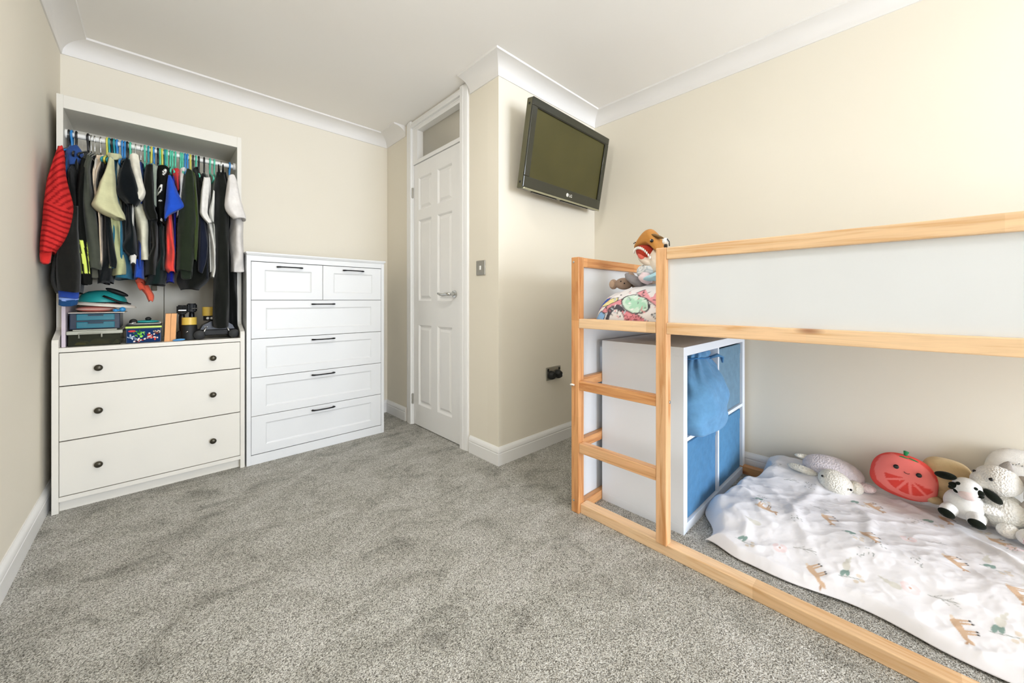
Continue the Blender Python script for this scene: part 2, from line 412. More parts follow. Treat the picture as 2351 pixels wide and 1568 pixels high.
obj('lever', tube([(XF-.036, 2.095, 1.005), (XF-.046, 2.105, 1.006), (XF-.050, 2.13, 1.005), (XF-.050, 2.17, 1.000), (XF-.048, 2.205, 1.004), (XF-.046, 2.235, 1.010)], [.010, .010, .0095, .009, .008, .006], 12, flat=1.2), 'chrome', h, True)
obj('latch_plate', box(XD-.006, XD-.001, DY0-.010, DY0+.001, .975, 1.035, .001), 'satin_steel', dr)

# hall beyond the transom
struct('wall_hall', box(2.36, 2.42, YT+T, YB, 0, ZC), 'wall_paint', 'pale hall wall seen through the frosted glass above the door', 'wall')
hl = bpy.data.lights.new('hall_fill_light', 'POINT'); hl.energy = 5; hl.color = (1, .95, .86); hl.shadow_soft_size = .12  # point light added in the hall to brighten the frosted transom
ho = bpy.data.objects.new('hall_fill_light', hl); C.objects.link(ho); ho.location = (1.95, 2.35, 2.15)

# ceiling lamp added out of view to even out the room light
cl = thing('ceiling_fill_lamp', 'round white flush ceiling fill lamp added out of view', 'lamp', (.50, 1.05, ZC))
m, t = newmat('fill_lamp_glass'); t.b.inputs['Base Color'].default_value = (1, .95, .85, 1); t.b.inputs['Emission Color'].default_value = (1.0, .985, .95, 1); t.b.inputs['Emission Strength'].default_value = 48.0
obj('base', lathe([(0, 0), (.16, 0), (.165, -.012), (.16, -.024), (0, -.024)], Matrix.Translation((.50, 1.05, ZC)), 40), 'white_plastic', cl, True, auto=.6)
obj('shade', lathe([(.150, -.024), (.150, -.035), (.13, -.058), (.08, -.074), (0, -.080)], Matrix.Translation((.50, 1.05, ZC)), 40), 'fill_lamp_glass', cl, True)

# ------------------------------------------------------------------ switch and socket
sw = thing('light_switch', 'single brushed steel rocker switch right of the door', 'light switch', (XD, 1.806, 1.12))
obj('plate', box(XD-.007, XD, 1.763, 1.849, 1.118, 1.208, .004), 'satin_steel', sw)
obj('rocker', box(XD-.011, XD-.006, 1.799, 1.813, 1.150, 1.176, .002), 'white_plastic', sw)
for z_ in (1.131, 1.195): obj('screw', lathe([(0, 0), (.003, 0), (.003, .0015), (0, .0018)], Matrix.Translation((XD-.007, 1.806, z_)) @ Matrix.Rotation(-math.pi/2, 4, 'Y'), 10), 'chrome', sw)
so = thing('wall_socket', 'steel double wall socket with two black plugs in', 'socket', (1.945, YT, .43))
obj('plate', box(1.868, 2.016, YT-.007, YT, .430, .517, .004), 'satin_steel', so)
for x_ in (1.885, 1.999): obj('rocker', box(x_-.006, x_+.006, YT-.011, YT-.006, .490, .508, .002), 'black_rubber', so)
for i, x_ in enumerate((1.908, 1.978)):
    pl = thing('plug', ['black plug in the left outlet of the wall socket', 'black plug with white sticker in right outlet of wall socket'][i], 'plug', (x_, YT-.008, .435))
    bm = lathe([(0, 0), (.026, 0), (.027, .006), (.024, .022), (.018, .034), (0, .036)], Matrix.Translation((x_, YT-.007, .464)) @ Matrix.Rotation(math.pi/2, 4, 'X') @ Matrix.Scale(1.08, 4, (0, 1, 0)), 20)
    obj('body', bm, 'black_rubber', pl, True, auto=.7)
    if i: obj('sticker', box(x_+.010, x_+.022, YT-.0415, YT-.0395, .455, .470, .0008), 'white_plastic', pl)

# ------------------------------------------------------------------ television
m, t = newmat('screen'); n = t.noise(t.coords(), 3, 2)
t.link(t.ramp(n.outputs['Fac'], [(.3, lin('403c19')), (.7, lin('4b4621'))]), t.b.inputs['Base Color']); t.b.inputs['Roughness'].default_value = .35; t.b.inputs['Specular IOR Level'].default_value = .4  # olive reflection of the room put into the screen's base colour
plain('tv_bezel', '26271a', .12, nscale=5, nstr=0, var=.05, spec=.8); plain('tv_case', '57543c', .35, nstr=.02); plain('tv_trim', 'a8a58a', .3, .6, nstr=0)
plain('black_gloss', '0c0d08', .2, nstr=0)
TW, TH = .800, .5035
tilt = math.atan2(1.530-1.443, 2.106-1.610)
tv = thing('television', 'flat black television tilted down on the end wall', 'television', (1.928, 1.530, 1.610), (tilt, 0, .021))
def tvb(x0, x1, z0, z1, y0, y1, bev=.003): return box(x0, x1, y0, y1, z0, z1, bev)
W2 = TW/2; bl, brr, bt, bb = .045, .040, .045, .072
obj('casing', tvb(-W2, W2, 0, TH, .008, .052, .006), 'tv_case', tv, local=True)
bm = bmesh.new(); cube(bm, -W2, W2, 0, .012, TH-bt, TH, .004); cube(bm, -W2, W2, 0, .012, .008, bb, .003)
cube(bm, -W2, -W2+bl, 0, .012, bb, TH-bt, .003); cube(bm, W2-brr, W2, 0, .012, bb, TH-bt, .003)
obj('bezel', bm, 'tv_bezel', tv, local=True)
obj('screen', tvb(-W2+bl, W2-brr, bb, TH-bt, .007, .012, 0), 'screen', tv, local=True)
bm = bmesh.new(); cube(bm, -W2+bl, W2-brr, .001, .0085, TH-bt-.006, TH-bt); cube(bm, W2-brr-.006, W2-brr, .001, .0085, bb, TH-bt-.006)
obj('screen_edge', bm, 'black_gloss', tv, local=True)
obj('bottom_trim', tvb(-W2+.006, W2-.004, -.002, .008, -.003, .010, .002), 'tv_trim', tv, local=True)
obj('speaker_slot', tvb(-.02, W2-.12, -.006, .0, .016, .030, .001), 'black_gloss', tv, local=True)
obj('speaker_slot', tvb(-W2+.10, -.07, -.006, .0, .016, .030, .001), 'black_gloss', tv, local=True)
for z_ in (.03, TH-.04): obj('side_vent', tvb(-W2-.001, -W2+.004, z_, z_+.012, .022, .034, .0005), 'black_gloss', tv, local=True)
br_ = obj('wall_bracket', tvb(-.12, .12, .12, .36, .052, .075, .004), 'black_metal', tv, local=True)
obj('bracket_arm', box(-.03, .03, .07, .118-.0, .19, .29, .004), 'black_metal', br_, local=True)
plain('logo_white', 'f2f0e6', .4, nstr=0)
fc = bpy.data.curves.new('logo_text', 'FONT'); fc.body = 'LG'; fc.size = .026; fc.extrude = .0004
fo = bpy.data.objects.new('tmp_text', fc); C.objects.link(fo); bpy.context.view_layer.update()
me = bpy.data.meshes.new_from_object(fo); bpy.data.objects.remove(fo)
me.transform(Matrix.Translation((.032, -.0008, .030)) @ Matrix.Rotation(math.pi/2, 4, 'X')); me.materials.append(MATS['logo_white'])
lo = bpy.data.objects.new('logo_letters', me); C.objects.link(lo); lo.parent = tv
lo2 = obj('logo_disc', lathe([(0, 0), (.0115, 0), (.0115, .0008), (0, .0008)], Matrix.Translation((.014, 0, .0395)) @ Matrix.Rotation(math.pi/2, 4, 'X'), 24), 'logo_white', tv, local=True)
# emblem strokes cut into the disc
bm = tube([(.014+.0078*math.cos(a_), -.0010, .0395+.0078*math.sin(a_)) for a_ in [math.radians(q_) for q_ in range(100, 361, 20)]]+[(.0165, -.001, .0395)], .0007, 6)
tube([(.014, -.001, .0435), (.014, -.001, .0355), (.0165, -.001, .0355)], .0007, 6, bm); cube(bm, .0095, .0112, -.0014, -.0006, .0418, .0434)
obj('emblem', bm, 'tv_bezel', lo2, local=True)

# ------------------------------------------------------------------ open wardrobe with drawers
WX0, WX1, WY = -.340, .3715, 2.636
wd = thing('open_wardrobe', 'white open wardrobe with clothes rail above three wide drawers', 'wardrobe', ((WX0+WX1)/2, 2.86, 0))
prof = [(WY, 0), (WY, .770), (2.640, .784), (2.744, .824), (2.752, .836), (2.752, 1.938), (3.085, 1.938), (3.085, 0)]
obj('side_panel', prism(prof, 'x', WX0, WX0+.0205), 'wardrobe_white', wd)
obj('side_panel', prism(prof, 'x', WX1-.0205, WX1), 'wardrobe_white', wd)
a, b = WX0+.0205, WX1-.0205
obj('shelf', box(a, b, WY, 3.075, .727, .747, .001), 'wardrobe_white', wd)
obj('bottom_rail', box(a, b, WY+.001, WY+.020, .050, .071, .001), 'wardrobe_white', wd)
obj('plinth', box(a, b, WY+.030, WY+.046, 0, .052), 'wardrobe_white', wd)
obj('top_board', box(a, b, 2.772, 3.075, 1.876, 1.894), 'wardrobe_white', wd)
obj('top_rail', box(a, b, 2.753, 2.772, 1.876, 1.938, .001), 'wardrobe_white', wd)
plain('wardrobe_back', 'ded7c6', .55, nscale=5, nstr=.02, var=.01)
obj('back_panel', box(a, .033, 3.076, 3.084, .05, 1.90, .0008), 'wardrobe_back', wd)
obj('back_panel', box(.036, b, 3.076, 3.084, .05, 1.90, .0008), 'wardrobe_back', wd)
obj('gap_shade_sheet', box(a, b, WY+.022, WY+.030, .071, .727), 'gap_shade_black', wd)  # dark sheet added behind the drawer fronts as shade in their gaps
knob = lathe([(0, .026), (.008, .0255), (.0135, .022), (.0150, .017), (.0135, .013), (.008, .010), (.006, .006), (.007, 0), (0, 0)], None, 20)
kme = None
for z0_, z1_, kz in ((.0745, .3205, .191), (.3250, .5705, .445), (.5750, .7235, .646)):
    d = obj('drawer', box(a+.0015, b-.0015, WY+.001, WY+.020, z0_, z1_, .0012), 'wardrobe_white', wd)
    for x_ in (-.197, .227):
        bm = lathe([(0, .026), (.008, .0255), (.0135, .022), (.0150, .017), (.0135, .013), (.008, .010), (.006, .006), (.007, 0), (0, 0)], Matrix.Translation((x_, WY+.001, kz)) @ Matrix.Rotation(math.pi/2, 4, 'X'), 20)
        obj('knob', bm, 'bronze', d, True, auto=.9)
ROD_Y, ROD_Z = 2.82, 1.775
obj('clothes_rail', tube([(a, ROD_Y, ROD_Z), (b, ROD_Y, ROD_Z)], .0125, 16), 'white_plastic', wd, True, auto=.9)
for x_, s_ in ((a, 1), (b, -1)): obj('rail_socket', tube([(x_, ROD_Y, ROD_Z), (x_+s_*.012, ROD_Y, ROD_Z)], .022, 16), 'white_plastic', wd, True, auto=.9)
plain('bracket_brown', '6b6048', .5)
obj('wall_fixing', box(-.020, .004, 3.050, 3.076, 1.020, 1.050, .003), 'bracket_brown', wd)

# ------------------------------------------------------------------ tall chest of drawers
CX0, CX1, CY = .3795, 1.2075, 2.631
ch = thing('chest_of_drawers', 'tall white chest with two small and four wide drawers', 'chest of drawers', ((CX0+CX1)/2, 2.86, 0))
obj('side_panel', box(CX0, CX0+.021, CY, 3.08, 0, 1.221, .001), 'chest_white', ch)
obj('side_panel', box(CX1-.021, CX1, CY, 3.08, 0, 1.221, .001), 'chest_white', ch)
bm = bmesh.new(); cube(bm, CX0-.004, CX1+.010, CY-.008, 3.08, 1.236, 1.247, .003)
obj('top', bm, 'chest_white', ch)
obj('cornice', prism([(CY+.002, 1.194), (CY+.002, 1.225), (CY-.004, 1.231), (CY-.006, 1.236), (3.08, 1.236), (3.08, 1.222), (CY+.03, 1.222), (CY+.03, 1.194)], 'x', CX0, CX1), 'chest_white', ch)
obj('plinth', box(CX0+.021, CX1-.021, CY+.001, CY+.020, 0, .055, .001), 'chest_white', ch)
obj('gap_shade_sheet', box(CX0+.021, CX1-.021, CY+.024, CY+.034, .055, 1.194), 'gap_shade_black', ch)  # dark sheet standing in for shade between the chest drawers
obj('back_panel', box(CX0+.021, CX1-.021, 3.06, 3.07, .02, 1.22), 'chest_white', ch)
def drawer_front(x0, x1, z0, z1, y, mx, mz, dep=.006, bev=.010):
    bm = bmesh.new(); R = []
    for ix, iz, d in ((0, 0, .020), (0, 0, .0015), (.0015, .0015, 0), (mx, mz, 0), (mx+bev*.5, mz+bev*.5, dep*.75), (mx+bev, mz+bev, dep)):
        R.append([bm.verts.new((q, y+d, p)) for q, p in ((x0+ix, z0+iz), (x1-ix, z0+iz), (x1-ix, z1-iz), (x0+ix, z1-iz))])
    for r0, r1 in zip(R, R[1:]):
        for k in range(4): bm.faces.new((r0[k], r0[(k+1) % 4], r1[(k+1) % 4], r1[k]))
    bm.faces.new(R[-1]); bm.faces.new(R[0][::-1]); return bm
zr = [.0575, .283, .5095, .737, .9645, 1.1915]; gx0, gx1 = CX0+.0225, CX1-.0225; g_ = .0014
def bow(x, z, y, w_):
    bm = bmesh.new(); pts = []
    for k in range(13):
        s_ = -1+2*k/12; pts.append((x+s_*w_/2, y-.008-.016*(1-s_**4), z))
    rr = [.0062 if abs(-1+2*k/12) > .8 else .0048 for k in range(13)]
    tube(pts, rr, 10, bm, flat=.8)
    for s_ in (-1, 1): tube([(x+s_*(w_/2-.006), y+.001, z), (x+s_*(w_/2-.006), y-.012, z)], .0052, 10, bm)
    return bm
for i in range(4):
    d = obj('drawer', drawer_front(gx0, gx1, zr[i]+g_, zr[i+1]-g_, CY, .072, .046), 'chest_white', ch)
    obj('handle', bow(.793, zr[i+1]-.026, CY, .138), 'black_metal', d, True, auto=.8)
for x0_, x1_, hx in ((gx0, .791-.0012, .600), (.791+.0012, gx1, .986)):
    d = obj('drawer', drawer_front(x0_, x1_, zr[4]+g_, zr[5]-g_, CY, .066, .046), 'chest_white', ch)
    obj('handle', bow(hx, zr[5]-.026, CY, .138), 'black_metal', d, True, auto=.8)

# ------------------------------------------------------------------ loft bed
bed = thing('loft_bed', 'pine and white loft bed with ladder along the right wall', 'bed', (1.88, .02, 0))
BX0, BX1 = 1.380, 2.405; S = .041; BY1, BY0 = 1.060, -1.030
def timber(nm, p0, p1, sy, sz, mat='pine', bev=.003, parent=None):
    """beam from p0 to p1 (centre line), length on local X; sy / sz section sizes"""
    p0 = Vector(p0); p1 = Vector(p1); d = p1-p0; L = d.length; ex = d.normalized()
    up = Vector((0, 0, 1)) if abs(ex.z) < .9 else Vector((0, 1, 0))
    ey = up.cross(ex).normalized(); ez = ex.cross(ey)
    M = Matrix((ex, ey, ez)).transposed().to_4x4(); M.translation = (p0+p1)/2
    bm = box(-L/2, L/2, -sy/2, sy/2, -sz/2, sz/2, bev, 2)
    par = parent or bed
    o = obj(nm, bm, mat, par, local=True); o.matrix_local = root_matrix(par).inverted() @ M
    return o
def post(x, y, z0, z1, mat): return timber('post', (x, y, z0), (x, y, z1), S, S, mat)
xc, xb = BX0+S/2, BX1-S/2
p1_ = post(xc, BY1-S/2, 0, 1.160, 'pine_amber'); p2_ = post(xc, .6395, .043, 1.162, 'pine_mid'); post(xc, BY0+S/2, 0, 1.16, 'pine')
post(xb, BY1-S/2, 0, 1.16, 'pine_amber'); post(xb, BY0+S/2, 0, 1.16, 'pine')
ya, yb_ = BY0+S, BY1-S
# front long side
timber('bottom_rail', (1.418, BY0+S, .0215), (1.418, 1.019, .0215), .050, .043)
timber('bed_rail', (xc, ya, .859), (xc, .619, .859), S, .043); timber('guard_rail', (xc, ya, 1.139), (xc, .619, 1.139), S, .044)
timber('bed_rail', (xc, .660, .859), (xc, 1.019, .859), S, .042)
timber('rung', (xc, .660, .579), (xc, 1.019, .579), .036, .041, 'pine_amber'); timber('rung', (xc, .660, .297), (xc, 1.019, .297), .036, .044, 'pine_mid')
obj('guard_panel', box(xc-.004, xc+.008, ya, .619, .8805, 1.117), 'panel_white', bed)
# back long side, by the wall
timber('back_rail', (xb, ya, .0215), (xb, yb_, .0215), S, .043, 'pine_amber'); timber('back_rail', (xb, ya, .859), (xb, yb_, .859), S, .043); timber('back_rail', (xb, ya, 1.139), (xb, yb_, 1.139), S, .044)
# ends
for ye, mt in ((BY1-S/2, 'pine_amber'), (BY0+S/2, 'pine')):
    x0_, x1_ = BX0+S, BX1-S
    timber('end_rail', (x0_, ye, 1.138), (x1_, ye, 1.138), .032, .043, mt); timber('end_rail', (x0_, ye, .856), (x1_, ye, .856), .032, .040, mt)
    if ye > 0: timber('end_rail', (x0_, ye-.004, .590), (x1_, ye-.004, .590), .030, .041, mt); timber('end_rail', (x0_, ye-.004, .310), (x1_, ye-.004, .310), .030, .041, mt)
    timber('end_rail', (x0_, ye-.004, .0215), (x1_, ye-.004, .0215), .030, .043, mt)
    obj('end_panel', box(x0_, x1_, ye+.004, ye+.014, .877, 1.117), 'panel_white', bed); 
    if ye > 0: obj('end_panel', box(x0_, x1_, ye+.012, ye+.019, .03, .836), 'panel_white', bed)
# slatted base
for k in range(15):
    y_ = ya+.06+k*(yb_-ya-.12)/14
    timber('slat', (BX0+S, y_, .846), (BX1-S, y_, .846), .075, .014, 'pine')
obj('base_board', box(BX0+S, BX1-S, ya, yb_, .854, .858), 'panel_white', bed)
for (x_, y_, z_, rz) in ((BX0-.001, 1.052, .578, 'x'), (BX0-.001, 1.045, .055, 'x'), (BX0-.001, 1.046, 1.138, 'x')):
    bm = lathe([(0, 0), (.005, 0), (.0052, .002), (.003, .0032), (0, .0034)], Matrix.Translation((x_+.001, y_, z_)) @ Matrix.Rotation(-math.pi/2, 4, 'Y'), 14); obj('bolt', bm, 'chrome', p1_, True, auto=.6)
obj('bolt', lathe([(0, 0), (.006, 0), (.0062, .002), (.003, .0034), (0, .0036)], Matrix.Translation((xc+.008, .619, .579)) @ Matrix.Rotation(math.pi/2, 4, 'X'), 14), 'chrome', p2_, True, auto=.6)
obj('cable_clip', tube([(BX0-.004, 1.058, .578), (BX0-.010, 1.056, .580), (BX0-.010, 1.046, .582), (BX0-.002, 1.042, .579)], .004, 8), 'white_plastic', p1_, True)
mt_ = obj('mattress', box(1.475, 2.34, -.96, .18, .859, .935, .03, 4), fabric('e4e2de'), None, True, auto=.8); set_props(mt_, 'thin white mattress behind the guard panel of the loft bed', 'mattress')

# ------------------------------------------------------------------ cube shelf unit
KX0, KX1, KY0, KY1 = 1.567, 2.402, .630, 1.018
ks = thing('cube_shelf', 'white two by two cube shelf unit under the bed', 'shelf unit', ((KX0+KX1)/2, .82, 0))
o_ = .037
obj('top_board', box(KX0, KX1, KY0, KY1, .770-o_, .770, .001), 'shelf_white', ks); obj('bottom_board', box(KX0, KX1, KY0, KY1, 0, o_, .001), 'shelf_white', ks)
obj('side_panel', box(KX0, KX0+o_, KY0, KY1, o_, .770-o_, .001), 'shelf_white', ks); obj('side_panel', box(KX1-o_, KX1, KY0, KY1, o_, .770-o_, .001), 'shelf_white', ks)
xm = (KX0+KX1)/2; zm = .383
obj('divider', box(xm-.008, xm+.008, KY0+.002, KY1-.002, o_, .770-o_), 'shelf_white', ks)
obj('shelf', box(KX0+o_, xm-.008, KY0+.002, KY1-.002, zm-.008, zm+.008), 'shelf_white', ks); obj('shelf', box(xm+.008, KX1-o_, KY0+.002, KY1-.002, zm-.008, zm+.008), 'shelf_white', ks)
def storage_box(x0, x1, z0, z1, label, col):
    t_ = thing('storage_box', label, 'storage box', ((x0+x1)/2, .80, z0), group='blue fabric boxes in the cube shelf')
    m_ = fabric(col, 'felt'); yf = KY0+.012
    obj('front', box(x0, x1, yf, yf+.006, z0, z1, .002), m_, t_); obj('back', box(x0, x1, .97, .976, z0, z1, .002), m_, t_)
    obj('side', box(x0, x0+.006, yf+.006, .97, z0, z1, .002), m_, t_); obj('side', box(x1-.006, x1, yf+.006, .97, z0, z1, .002), m_, t_)
    obj('bottom', box(x0+.006, x1-.006, yf+.006, .97, z0, z0+.005), m_, t_)
    obj('hem', box(x0+.001, x1-.001, yf-.0022, yf, z1-.052, z1-.002, .001), m_, t_)
storage_box(KX0+o_+.006, xm-.014, o_+.002, zm-.022, 'blue fabric box in the lower left cube below the bag', '4a7da6')
storage_box(xm+.014, KX1-o_-.010, o_+.002, zm-.022, 'blue fabric box in the lower right cube', '4f85ad')
storage_box(xm+.014, KX1-o_-.006, zm+.010, .722, 'faded blue fabric box in the upper right cube', '6b8ca2')
# drawstring bag bulging out of the upper left cube
bgo = thing('drawstring_bag', 'soft blue drawstring bag bulging from the upper left cube', 'bag', (1.76, .72, zm+.009))
rings = [(.386, .090, .050), (.387, .150, .085), (.40, .172, .104), (.44, .178, .112), (.51, .176, .110), (.57, .170, .102), (.62, .158, .090), (.655, .138, .074), (.680, .112, .056), (.697, .088, .044), (.712, .098, .050), (.724, .090, .044)]
NS = 56; V = []; F = []
zz = np.interp(np.linspace(0, 1, 48), np.linspace(0, 1, len(rings)), [r[0] for r in rings])
for i, z_ in enumerate(zz):
    hx = np.interp(i/47, np.linspace(0, 1, len(rings)), [r[1] for r in rings]); hy = np.interp(i/47, np.linspace(0, 1, len(rings)), [r[2] for r in rings])
    gather = float(smoothstep(.56, .68, z_))
    for k in range(NS):
        a_ = 2*math.pi*k/NS; s_ = 1+gather*.09*math.sin(11*a_+1.3)+.035*math.sin(5*a_+z_*34)+.030*math.sin(3*a_-z_*62)+.02*math.sin(8*a_+z_*20)
        cx_ = 1.786+.060*gather*(z_-.6)/.1; cy_ = .668-.012*math.sin((z_-.4)*8)+ .03*gather
        ca, sa = math.cos(a_), math.sin(a_)
        ca = math.copysign(abs(ca)**.75, ca); sa = math.copysign(abs(sa)**.75, sa)
        V.append((cx_+hx*s_*ca, cy_+hy*s_*sa, z_))
for i in range(47):
    for k in range(NS): F.append((i*NS+k, i*NS+(k+1) % NS, (i+1)*NS+(k+1) % NS, (i+1)*NS+k))
F.append(tuple(range(NS))[::-1]); F.append(tuple(range(47*NS, 48*NS)))
V = [(min(max(x, 1.608), 1.965), y, z) for x, y, z in V]
obj('sack', (V, [], F), fabric('6597c1'), bgo, True)
obj('drawstring', tube([(1.843+.094*math.cos(q), .686+.050*math.sin(q), .697+.004*math.sin(2*q)) for q in [2*math.pi*k/28 for k in range(28)]], .0035, 8, closed=True), fabric('3a76ab'), bgo, True)
bm = bmesh.new()
for k in range(1): tube([(1.905, .650, .690), (1.935, .620, .704), (1.952, .606, .694), (1.950, .604, .668)], [.012, .017, .015, .006], 12, bm, flat=.45)
obj('drawstring_end', bm, fabric('5b8db8'), bgo, True)

